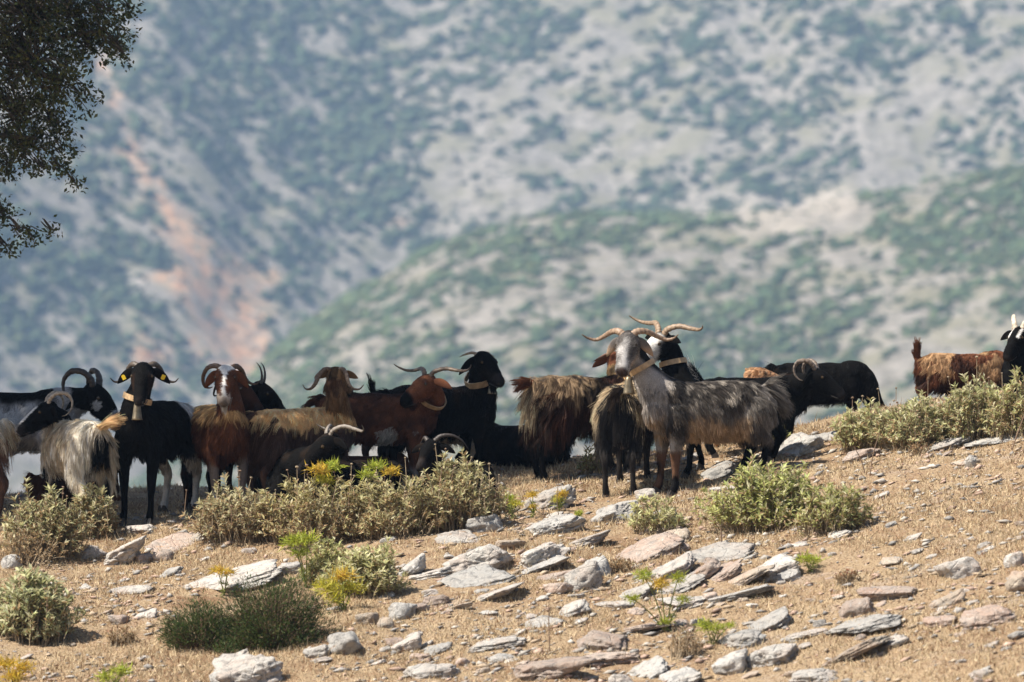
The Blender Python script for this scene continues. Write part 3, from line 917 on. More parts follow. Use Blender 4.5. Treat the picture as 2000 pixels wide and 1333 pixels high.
# -- coats: the colours of each animal by where they sit on its body
def coat_main(q):
    c = fill(q, pal(.165, .145, .125))
    tr = q['part'] == 0
    c = lerp(c, pal(.048, .039, .033), tr * sstep(-.05, .6, q['v'] + 2.2 * q['n']) * .85)
    c = lerp(c, pal(.33, .29, .245), tr * sstep(.06, .16, q['f'] + .3 * q['n']) * .75)
    c = lerp(c, pal(.44, .32, .21), tr * sstep(-.22, -.55, q['v'] + .9 * q['n']) * sstep(-.34, -.22, q['x']) * .9)
    c = lerp(c, pal(.30, .27, .245), tr * sstep(-.30, -.38, q['x']) * sstep(-.05, .12, q['n']) * .7)
    c = lerp(c, pal(.028, .025, .024), (tr | (q['part'] == 3)) * sstep(.15, .21, q['x'] + .2 * q['n']) * sstep(.31, .25, q['x'] + .2 * q['n']) * sstep(.30, .42, q['z']) * .9)
    c = lerp(c, pal(.33, .295, .265), ((q['part'] == 1) | tr & (q['x'] > .31)) * sstep(-.25, .1, q['n'] + .1))
    c = lerp(c, pal(.022, .02, .02), ((q['part'] == 1) | tr) * sstep(.0, .05, q['z'] - .70 - .75 * (q['x'] - .26)) * (q['x'] > .18) * (q['x'] < .46))
    c = lerp(c, pal(.13, .115, .105), (q['part'] == 2))
    c = lerp(c, pal(.37, .35, .335), (q['part'] == 2) * sstep(.045, .020, q['hl'] - .15 * q['n']) * sstep(.04, .09, q['hs']))
    c = lerp(c, pal(.34, .32, .305), (q['part'] == 2) * sstep(.16, .22, q['hs']))
    c = lerp(c, pal(.38, .26, .17), (q['part'] == 2) * sstep(-.02, -.06, q['hu']) * .8)
    c = lerp(c, pal(.06, .04, .035), (q['part'] == 2) * sstep(.262, .272, q['hs']))
    c = lerp(c, pal(.36, .325, .29), (q['part'] == 3) * (q['z'] > .26) * (q['x'] > .27) * .8)
    c = lerp(c, pal(.12, .065, .04), (q['part'] == 3) * sstep(.29, .24, q['z']))
    c = lerp(c, BLACK * 1.6, (q['part'] == 3) * sstep(.16, .10, q['z'] + .3 * q['n']))
    c = lerp(c, pal(.11, .095, .085), (q['part'] == 4) * (q['z'] > .30) * .8)
    c = lerp(c, BLACK, (q['part'] == 4) * sstep(.34, .28, q['z']))
    return c

def coat_black(q): return lerp(fill(q, BLACK), BROWNBLACK, np.clip(sstep(.05, .2, q['n']) * .5 + (q['part'] == 0) * sstep(.4, 1.0, q['v'] + q['n']) * .5, 0, 1))

def coat_black_white(q):     # white hindquarters, black elsewhere
    c = fill(q, BLACK)
    c = lerp(c, WHITE, ((q['part'] == 0) | (q['part'] == 4)) * sstep(-.20, -.27, q['x'] + .25 * q['n']) * (q['z'] > -1))
    c = lerp(c, pal(.022, .013, .009), (q['part'] == 2) * (np.abs(q['hl'] - .05) < .012) * sstep(.07, .11, q['hs']))
    return c

def coat_pied(q):            # grey-white flank under a black back
    c = fill(q, pal(.36, .345, .335))
    c = lerp(c, BLACK, ((q['part'] == 0)) * sstep(.35, .62, q['v'] + 1.1 * q['n']))
    c = lerp(c, BLACK, (q['part'] == 1) * sstep(.25, .45, q['t'] + .5 * q['n']))
    c = lerp(c, BLACK, (q['part'] == 2))
    c = lerp(c, WHITE * .6, (q['part'] == 2) * ((np.hypot(q['hs'] - .10, q['hu'] + .01) < .028) | (np.abs(q['hs'] - .2) < .012)))
    c = lerp(c, BLACK, (q['part'] >= 3) * sstep(.36, .28, q['z']))
    return c

def coat_cream(q):           # cream body, black seat under the tail, black neck and head
    c = lerp(fill(q, pal(.60, .50, .36)), pal(.72, .66, .56), sstep(0, .2, q['n']))
    c = lerp(c, BLACK * 1.5, ((q['part'] == 0) | (q['part'] == 4)) * sstep(.085, .06, np.abs(q['y'] + .03)) * sstep(-.37, -.42, q['x']) * sstep(.64, .60, q['z']))
    c = lerp(c, BLACK, (q['part'] == 1) * sstep(.15, .3, q['t'] + .3 * q['n']))
    c = lerp(c, BLACK, q['part'] == 2)
    c = lerp(c, WHITE, (q['part'] == 2) * (q['hl'] < .022) * sstep(.06, .09, q['hs']) * sstep(.0, .02, q['hu'] + .3 * q['hs'] - .02))
    c = lerp(c, BLACK * 1.5, (q['part'] == 3) * (q['z'] < .4))
    c = lerp(c, pal(.62, .43, .24), q['part'] == 5)
    return c

def coat_blaze(q):           # red-brown, blond cape, white blaze
    c = lerp(fill(q, RED * .95), DKRED, sstep(0, .2, q['n']))
    c = lerp(c, BLOND * 1.2, (q['part'] == 0) * sstep(.30, .75, q['v'] + .7 * q['n']))
    c = lerp(c, BLOND, (q['part'] == 1) * sstep(.22, .05, q['t']) * .7)
    c = lerp(c, BLACK, (q['part'] == 0) * sstep(-.05, -.25, q['x']) * sstep(.4, .0, q['v']) * .9)
    w = .026 + .02 * sstep(.07, .0, q['hs']) - .012 * sstep(.05, .12, q['hs'])
    c = lerp(c, WHITE * 1.15, (q['part'] == 2) * (q['hl'] + .03 * q['n'] < w) * sstep(-.02, .0, q['hu'] + .2 * q['hs']))
    c = lerp(c, pal(.50, .42, .36), (q['part'] == 2) * sstep(.19, .23, q['hs']) * (q['hu'] < .0))
    c = lerp(c, pal(.17, .14, .12), (q['part'] == 3) * sstep(.34, .26, q['z'] + .3 * q['n']))
    c = lerp(c, WHITE * .7, (q['part'] == 3) * sstep(.14, .09, q['z']))
    c = lerp(c, BLACK, (q['part'] == 4) * (q['z'] < .5))
    return c

def coat_darkbrown(q): return lerp(fill(q, DKRED * .8), BLACK, sstep(-.05, .1, q['n']) * (q['part'] != 2))

def coat_blond(q):           # blond cape over a rosy brown flank
    c = lerp(fill(q, pal(.115, .065, .045)), DKRED, sstep(.0, .2, q['n']))
    c = lerp(c, BLOND * 2.0, (q['part'] == 0) * sstep(.12, .30, q['v'] + .3 * q['n']))
    c = lerp(c, TAN * .75, (q['part'] == 1))
    c = lerp(c, DKRED, (q['part'] == 1) * sstep(.55, .9, q['t'] + q['n']) * .8)
    c = lerp(c, TAN * .6, (q['part'] == 2))
    c = lerp(c, BLACK, (q['part'] == 2) * (q['hl'] < .03) * .8)
    return c

def coat_red(q):             # rich red-brown, white belly patches
    c = lerp(fill(q, RED * 1.15), DKRED, np.clip(sstep(-.12, .15, q['n']) * .9, 0, 1))
    c = lerp(c, DKRED * .6, (q['part'] == 0) * sstep(.75, .95, q['v']))
    c = lerp(c, WHITE * .7, (q['part'] == 0) * (np.hypot(q['x'] - .03, (q['v'] + .55) * .2) + .32 * q['n'] + .12 * q['f'] < .045))
    c = lerp(c, WHITE * .6, (q['part'] == 3) * (np.hypot(q['x'] - .24, q['z'] - .47) < .05))
    c = lerp(c, TAN * .55, ((q['part'] == 1) & (q['t'] < .35) | (q['part'] == 3) & (q['z'] > .3)) * sstep(-.15, .1, q['n']) * .8)
    c = lerp(c, RED * 1.2, (q['part'] == 2) | (q['part'] == 1) & (q['t'] > .5))
    c = lerp(c, BLACK, (q['part'] == 2) * sstep(.19, .22, q['hs']))
    c = lerp(c, WHITE * .5, ((q['part'] == 3) | (q['part'] == 4)) * sstep(.20, .14, q['z']) * .6)
    return c

def coat_pale(q):
    c = lerp(fill(q, pal(.56, .44, .36)), pal(.66, .58, .46), sstep(-.1, .1, q['n']))
    return lerp(c, RED, q['part'] == 5)

def coat_edge(q):
    c = lerp(fill(q, pal(.62, .54, .42)), CREAM, sstep(-.1, .1, q['n']))
    return lerp(c, pal(.20, .11, .075), (q['part'] == 4) * (q['z'] < .52) | (q['part'] == 0) * (q['v'] < -.4))

def coat_shaggy(q):          # brown-black with blond streaks and a pale seat
    c = lerp(fill(q, BROWNBLACK * 1.2), DKRED * 1.2, sstep(-.1, .15, q['n']))
    c = lerp(c, pal(.29, .205, .125), ((q['part'] == 0)) * sstep(.0, .7, q['v'] + 2.0 * q['n']) * sstep(.06, -.06, q['x'] + .3 * q['n']))
    c = lerp(c, CREAM, ((q['part'] == 0) | (q['part'] == 4)) * sstep(-.42, -.455, q['x']) * (np.abs(q['z'] - .58) < .06))
    c = lerp(c, RED * 1.1, (q['part'] == 5))
    c = lerp(c, RED * .8, (q['part'] == 4) * (q['z'] > .33) * sstep(-.1, .1, q['n']))
    c = lerp(c, BLACK, (q['part'] >= 3) * (q['part'] < 5) * sstep(.33, .27, q['z']))
    c = lerp(c, BLOND, (q['part'] == 1))
    c = lerp(c, RED * 1.5, (q['part'] == 2))
    return c

def coat_streak(q):          # black hind view with cream streaks, grey udder
    c = fill(q, pal(.028, .024, .022))
    c = lerp(c, CREAM * .85, ((q['part'] == 0)) * sstep(.10, .17, np.abs(q['y']) + .35 * q['n'] - .02) * sstep(-.9, -.2, q['v']))
    c = lerp(c, CREAM * 1.1, ((q['part'] == 0)) * sstep(.45, .7, q['v'] + q['n']) * (q['f'] > -.08))
    c = lerp(c, BROWNBLACK, (q['part'] == 4) * (q['z'] > .4))
    c = lerp(c, pal(.20, .185, .19), q['part'] == 6)
    c = lerp(c, BROWNBLACK, q['part'] == 5)
    return c

def coat_mask(q):            # black goat with a white-sided face
    c = fill(q, BLACK)
    c = lerp(c, WHITE, (q['part'] == 2) * sstep(.052, .036, q['hl'] + .1 * q['n']) * sstep(.0, .04, q['hs']) * sstep(-.035, -.01, q['hu'] + .12 * q['hs']))
    c = lerp(c, WHITE * .9, (q['part'] == 2) * sstep(.11, .14, q['hs']) * sstep(.215, .2, q['hs']))
    c = lerp(c, BLACK, (q['part'] == 2) * sstep(.20, .23, q['hs']))
    return c

def coat_tailed(q):
    return lerp(fill(q, BLACK), WHITE * .9, (q['part'] == 5) * (q['f'] > -.02))

def coat_grazer(q):
    c = fill(q, BLACK)
    return lerp(c, RED * 1.25, ((q['part'] == 4) | (q['part'] == 0)) * sstep(-.16, -.26, q['x'] + .3 * q['n']) * sstep(.60, .52, q['z'] + .3 * q['n']))

def coat_ginger(q): return lerp(fill(q, pal(.38, .20, .10)), pal(.46, .29, .17), sstep(-.1, .1, q['n']))

def coat_patch(q):           # rust goat with tan saddle patches
    c = lerp(fill(q, RED * 1.1), DKRED, sstep(0, .2, q['n']))
    c = lerp(c, TAN * 1.15, (q['part'] == 0) * (np.hypot(q['x'] + .27, (q['v'] - .4) * .14) + .3 * q['n'] < .13))
    c = lerp(c, TAN * .95, (q['part'] == 0) * (np.hypot(q['x'] - .20, (q['v'] - .1) * .17) + .3 * q['n'] < .12))
    c = lerp(c, DKRED * .9, (q['part'] == 0) * (np.hypot(q['x'] + .05, (q['v'] - .3) * .2) + .3 * q['n'] < .08))
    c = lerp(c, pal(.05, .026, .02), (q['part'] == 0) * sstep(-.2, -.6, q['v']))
    c = lerp(c, RED * 1.2, (q['part'] == 1))
    return c

def coat_edge_black(q):
    c = fill(q, BLACK)
    return lerp(c, WHITE, (q['part'] == 2) * (np.abs(q['hl'] - .036) < .009) * (q['hs'] < .11) * (q['hs'] > -.0))

def plume(side, cols, length, spread, count, up):
    """a fan of long tail hair"""
    def f(e):
        rg = e['rg']; K = e['K']; st = np.linspace(0, 1, K)[None, :, None]
        b = e['tb'][None] + e['td'][None] * rg.uniform(-.02, .12, count)[:, None] + rg.normal(0, .012, (count, 3))
        d = unit(e['td'][None] * .9 + np.array(up)[None] + rg.normal(0, spread, (count, 3)))
        p = b[:, None] + d[:, None] * st * (length * rg.uniform(.6, 1.1, count))[:, None, None] + np.array([0, 0, -1.])[None, None] * st ** 2 * length * .35
        ci = rg.integers(0, len(cols), max(2, count // 30))[rg.integers(0, max(2, count // 30), count)]
        return [(p, np.array(cols)[ci] * rg.uniform(.7, 1.25, (count, 1)), np.full(count, .0015))]
    return f

DH = (.045, .035, .03)      # dark horn
goat('large grey long-haired goat with a bell, standing in front and looking at the camera', 1376, 0, 201, .95, (1226, 652, -.20), (-.17, -.80, -.57), coat_main,
     'low', (.30, .21, .145), .027, nose=.2, Y=35.62, top=742, hair=52000, hl=.046, nl=.4, nk=.88, hsc=.92, clump=.4, fine=.0105, feet=(.0, .03, .02, .08), ear=(-.05, .72, -.75), earl=.14, collar=.018, bell=1.15, ci=8, shag=1.1, tail=(-.6, 0, -.6), tailhair=.15)
goat('black goat with white cheeks and wide pale horns, directly behind the big grey goat', 1415, 0, 188, .88, (1291, 652, -.05), (-.70, -.52, -.5), coat_mask,
     'wide', (.27, .19, .125), .028, Y=36.1, top=742, hair=9000, feet=(.03, -.12, .05, 0), collar=.018, ear=(-.1, .8, .1), tail=(-.6, 0, -.6), roll=-6)
goat('black goat reaching right with its ribbed curled horn, behind the grey goat\'s rump', 1480, 0, 6, .80, (1594, 722, -.15), (.82, -.30, -.40), coat_tailed,
     'curl', (.17, .13, .10), .028, Y=36.7, top=733, hair=9000, tail=(-.75, 0, .75), tailhair=.16, ear=(-.1, .75, -.6), extra=plume(0, [BLACK, BLACK, WHITE * .9], .25, .33, 900, (-.5, 0, .5)), earl=.17, hsc=.82)
goat('black goat grazing with its head down beyond the crest, right of the grey goat', 1606, 880, 3, .76, (1752, 815, 0), (.45, 0, -.88), coat_grazer, 'short', DH, Y=38.2, top=706, hair=9000, hl=.04, feet=(0, .04, 0, .05), tail=(-.5, 0, -.8))
goat('ginger goat of which only the head shows above the grey goat\'s back', 1450, 0, 70, .80, (1470, 722, .30), (.85, .25, -.05), coat_ginger, None, DH, Y=37.4, top=760, hair=12000, hh=.045, ear=(-.1, .6, .35), earl=.12)
goat('brown and black shaggy goat seen from behind, left of the grey goat', 1148, 0, 32, .90, (1205, 690, .30), (.35, .90, -.1), coat_shaggy, 'short', (.2, .1, .06), Y=36.6, top=732, hair=26000, hl=.095, shag=1.5,
     feet=(0, 0, .02, -.06), tail=(-.5, 0, .0), tailhair=.08, ear=(-.1, .95, -.25), earl=.13)
goat('black and cream goat with a grey udder, rear to the camera beside the grey goat', 1226, 0, 80, .88, (1275, 775, .62), (.3, .9, -.35), coat_streak, None, DH, Y=35.95, top=748, hair=20000, hl=.10, shag=1.3, udder=True, tail=(-.35, .1, -.3), tailhair=.10)
goat('black goat lying on the crest with its back turned, between the two groups', 1004, 908, 152, .84, (950, 860, .25), (-.6, .6, -.5), coat_black, None, Y=37.4, top=824, hair=9000, lying=True, hl=.04, tail=(-.5, 0, -.8))
goat('black goat with a tan collar and bell, head raised, above the lying black goat', 862, 0, 24, .90, (945, 690, -.05), (.50, -.74, -.45), coat_black, 'short', (.30, .22, .14), .015, Y=37.0, top=750, hair=10000, collar=.024, bell=.9, ear=(-.1, .8, -.7), earl=.15, beard=.07, beardcol=BLACK)
goat('pale pinkish goat with a brown tail, behind the legs of the collared black goat', 832, 0, 175, .76, (735, 810, .1), (-.8, -.2, -.4), coat_pale, None, Y=37.45, top=785, hair=5000, tail=(-.5, 0, -.75), tailhair=.10)
goat('grey-brown goat whose back and dark tail show behind the red-brown goat', 795, 0, 58, .86, (860, 800, .5), (.4, .8, -.4), lambda q: lerp(fill(q, pal(.12, .085, .065)), BLACK, q['part'] == 5), None, hair=5000, Y=37.3, top=758, tail=(-.3, 0, .6), tailhair=.08)
goat('red-brown goat with white belly patches looking back left, horn swept out', 742, 0, 8, .88, (834, 735, -.10), (-.66, -.66, -.34), coat_red, 'wide', (.13, .09, .06), .022, Y=36.6, top=764, hair=20000, hl=.032, collar=.017, ci=8, ear=(-.2, .9, -.15), earl=.16, beard=.05, beardcol=DKRED)
goat('brown goat with a long blond cape, looking away, horns splayed to both sides', 593, 0, 38, .87, (657, 720, .0), (.28, .90, -.25), coat_blond, 'down', (.17, .12, .085), .024, Y=36.15, top=794, hair=17000, hl=.075, nl=.9, ear=(.0, .9, -.05), earl=.11)
goat('red-brown kid resting under the red-brown goat\'s belly', 728, 0, 20, .62, (800, 915, .1), (.7, .2, -.4), lambda q: fill(q, RED * .9), None, hair=3000, hl=.02, lying=True, Y=36.85)
goat('black goat lying behind the sage bushes, long pale horns, head turned left', 640, 0, 160, .98, (640, 850, -.40), (-.76, -.38, -.54), coat_black, 'side', (.22, .19, .16), .018, Y=35.6, top=892, hair=9000, lying=True, hl=.035)
goat('black goat lying behind the bush, facing the camera with arching dark horns', 885, 0, -125, .78, (842, 862, -.36), (-.35, -.80, -.42), coat_black, 'curl', DH, .022, Y=35.8, top=898, hair=8000, lying=True, hl=.035, horn_pts={-1: [(.025, .055, 0), (.07, .08, .03), (.14, .07, .06), (.20, .02, .08), (.24, -.05, .08)], 1: [(.025, .055, 0), (.06, .065, .03), (.10, .02, .05), (.13, -.04, .05)]})
goat('black goat with dark horns, only its head and back show behind the blond-caped goat', 528, 0, 96, .88, (512, 750, -.25), (.72, -.2, -.5), coat_black, 'up', (.08, .07, .06), .016, hair=7000, Y=36.9, top=795, tail=(-.3, 0, .6), hsc=.75)
goat('dark brown goat with a yellow ear tag, head beside the white-blazed goat', 440, 0, 65, .90, (462, 740, -.30), (.78, -.35, -.5), coat_darkbrown, 'hook', DH, .02, hair=7000, tags=('r', 'l'), Y=36.7, top=800, hsc=.8)
goat('red-brown goat with a white blaze and beard, facing the camera', 428, 0, -72, .93, (441, 717, -.36), (-.02, -.86, -.50), coat_blaze, 'hook', (.12, .075, .05), .022, Y=36.1, top=788, hair=18000, hl=.065, ear=(-.1, .72, -.75), earl=.13, beard=.085, beardcol=WHITE * .8, horn_pts={1: HORNS['hook'], -1: HORNS['down']}, hsc=.95)
goat('black goat with white hindquarters, yellow ear tags and bell, facing the camera', 303, 0, -112, .98, (279, 713, -.40), (-.03, -.84, -.52), coat_black_white, 'down', (.09, .07, .055), .022, Y=36.0, top=780, hair=16000, hl=.042, collar=.018, bell=1.2, ci=7, tags=('r', 'l'), ear=(-.1, .8, -.5), earl=.13, feet=(.03, .0, 0, .04), hsc=.92)
goat('reddish brown kid whose head shows behind the cream goat\'s rump', 148, 0, 5, .66, (211, 870, -.2), (.45, -.45, -.75), lambda q: lerp(fill(q, RED * 1.0), DKRED, q['part'] == 0), None, hair=3000, hl=.02, lying=True, Y=36.9, tags=('r',), tail=(-.5, 0, -.8))
goat('cream goat with a black head and pale curled horn, rump to the camera', 146, 0, 116, .86, (92, 788, .10), (-.86, -.30, -.42), coat_cream, 'curl', (.42, .34, .25), .022, hsc=.88, Y=35.95, top=818, hair=22000, hl=.085, shag=.8, tail=(-.55, -.5, .25), tailhair=.15, ear=(-.05, .8, -.2))
goat('large black and white goat standing behind the cream goat, horned head to the right', 22, 0, 2, 1.04, (188, 754, -.10), (.70, -.42, -.58), coat_pied, 'curl', (.06, .045, .035), .028, Y=36.6, top=762, hair=14000, hl=.03, earl=.16, ear=(-.3, .6, -.8), hsc=.88)
goat('cream goat cut off by the left edge of the picture', -112, 0, 178, .90, (-260, 740, 0), (-.9, -.2, -.4), coat_edge, None, DH, Y=36.2, top=812, hair=7000, hl=.09, tail=(-.5, 0, -.7))
goat('rust-brown goat with tan patches and upright tail beyond the right bushes', 1886, 0, 10, .72, (1992, 700, .12), (.85, -.2, -.35), coat_patch, None, DH, Y=37.7, top=688, hair=15000, hl=.05, tail=(-.12, 0, 1.0), tailhair=.08)
goat('black goat with a pale curved horn at the right edge of the picture', 2058, 0, 195, .82, (1990, 642, -.05), (-.45, -.70, -.5), coat_edge_black, 'curl', (.55, .48, .38), .024, Y=37.2, top=694, hair=8000, hl=.035)

# ================================================================== ROCKS
def ico(sub):
    bm = bmesh.new(); bmesh.ops.create_icosphere(bm, subdivisions=sub, radius=1)
    bm.verts.index_update()
    v = np.array([q.co[:] for q in bm.verts]); f = np.array([[a.index for a in q.verts] for q in bm.faces]); bm.free()
    return unit(v), f
ICOS = {k: ico(k) for k in (2, 3, 4, 5)}

def rock_mesh(seed, sub, dims, slab=.0, rough=.05, p=30):
    """worn broken block: intersection of random planes, then bedding steps and pitting"""
    rg = np.random.default_rng(seed)
    d, f = ICOS[sub]
    nn = [np.array(v, float) for v in ((0, 0, 1), (0, 0, -1), (1, 0, 0), (-1, 0, 0), (0, 1, 0), (0, -1, 0))]
    nn = [unit(v + rg.normal(0, .30 if abs(v[2]) < .5 else .16, 3)) for v in nn]
    hh = list(rg.uniform(.72, 1.0, 6))
    for _ in range(rg.integers(6, 11)):
        v = unit(rg.normal(0, 1, 3) * np.array([1, 1, .6])); nn.append(v); hh.append(rg.uniform(.72, 1.0))
    nn = np.array(nn); hh = np.array(hh)
    q = np.clip(d @ nn.T, 0, None) / hh
    r = (q ** p).sum(1) ** (-1 / p)
    V = d * r[:, None]
    o = rg.uniform(0, 50, 3)
    bed = np.floor((V[:, 2] + .5 * (fbm3(V * 1.3 + o, 2) - .5)) * (2.2 + 1.3 * slab) + o[0]) % 2
    V = V * (1 + (rough * .6 * n3(V * 1.1 + o + 20) * (bed - .5) * (np.abs(V[:, 2]) < .8))[:, None] * np.array([1, 1, .1]))
    V = V + d * ((fbm3(V * 2.2 + o, 3) - .5) * rough * 2.2)[:, None] + d * ((n3(V * 9 + o) - .5) * rough * .8)[:, None]
    ridge = 1 - np.abs(2 * n3(V * 2.7 + o + 9) - 1)
    V = V - d * (sstep(.86, 1.0, ridge) * rough * .9)[:, None]
    V = V * np.array(dims)[None]
    return make_mesh('rock', V, f)

def rock(px, py, w, h, tilt, tone, label, depth=None, seed=None, lean=None, sink=.36, group=None, yawd=None):
    g = gp(px, py)
    sc = g[1] / FPX
    W, Hh = w * sc / 2, h * sc
    sd_ = int(seed if seed is not None else px * 3 + py * 7)
    rg = np.random.default_rng(sd_)
    ct, st = abs(math.cos(R(tilt))), abs(math.sin(R(tilt)))
    thick = max((Hh - 2 * W * st * .55), Hh * .5) * .72
    half = W / max(ct, .6)
    dp = depth if depth else min(half * rg.uniform(.6, .95), .26)
    sub = 5 if w > 85 else 4 if w > 40 else 3 if w > 22 else 2
    me = rock_mesh(sd_, sub, (half, dp, thick), slab=min(1, half / thick / 3), rough=.135)
    o = obj('rock', me, M['rock_' + tone])
    o.rotation_euler = (R(7 + rg.uniform(-10, 12) if lean is None else lean), -R(tilt), R(rg.uniform(-16, 16) if yawd is None else yawd))
    o.location = (g[0], g[1] + dp * .25, g[2] + Hh * (.5 - sink))
    return tag(o, label, 'rock', group)

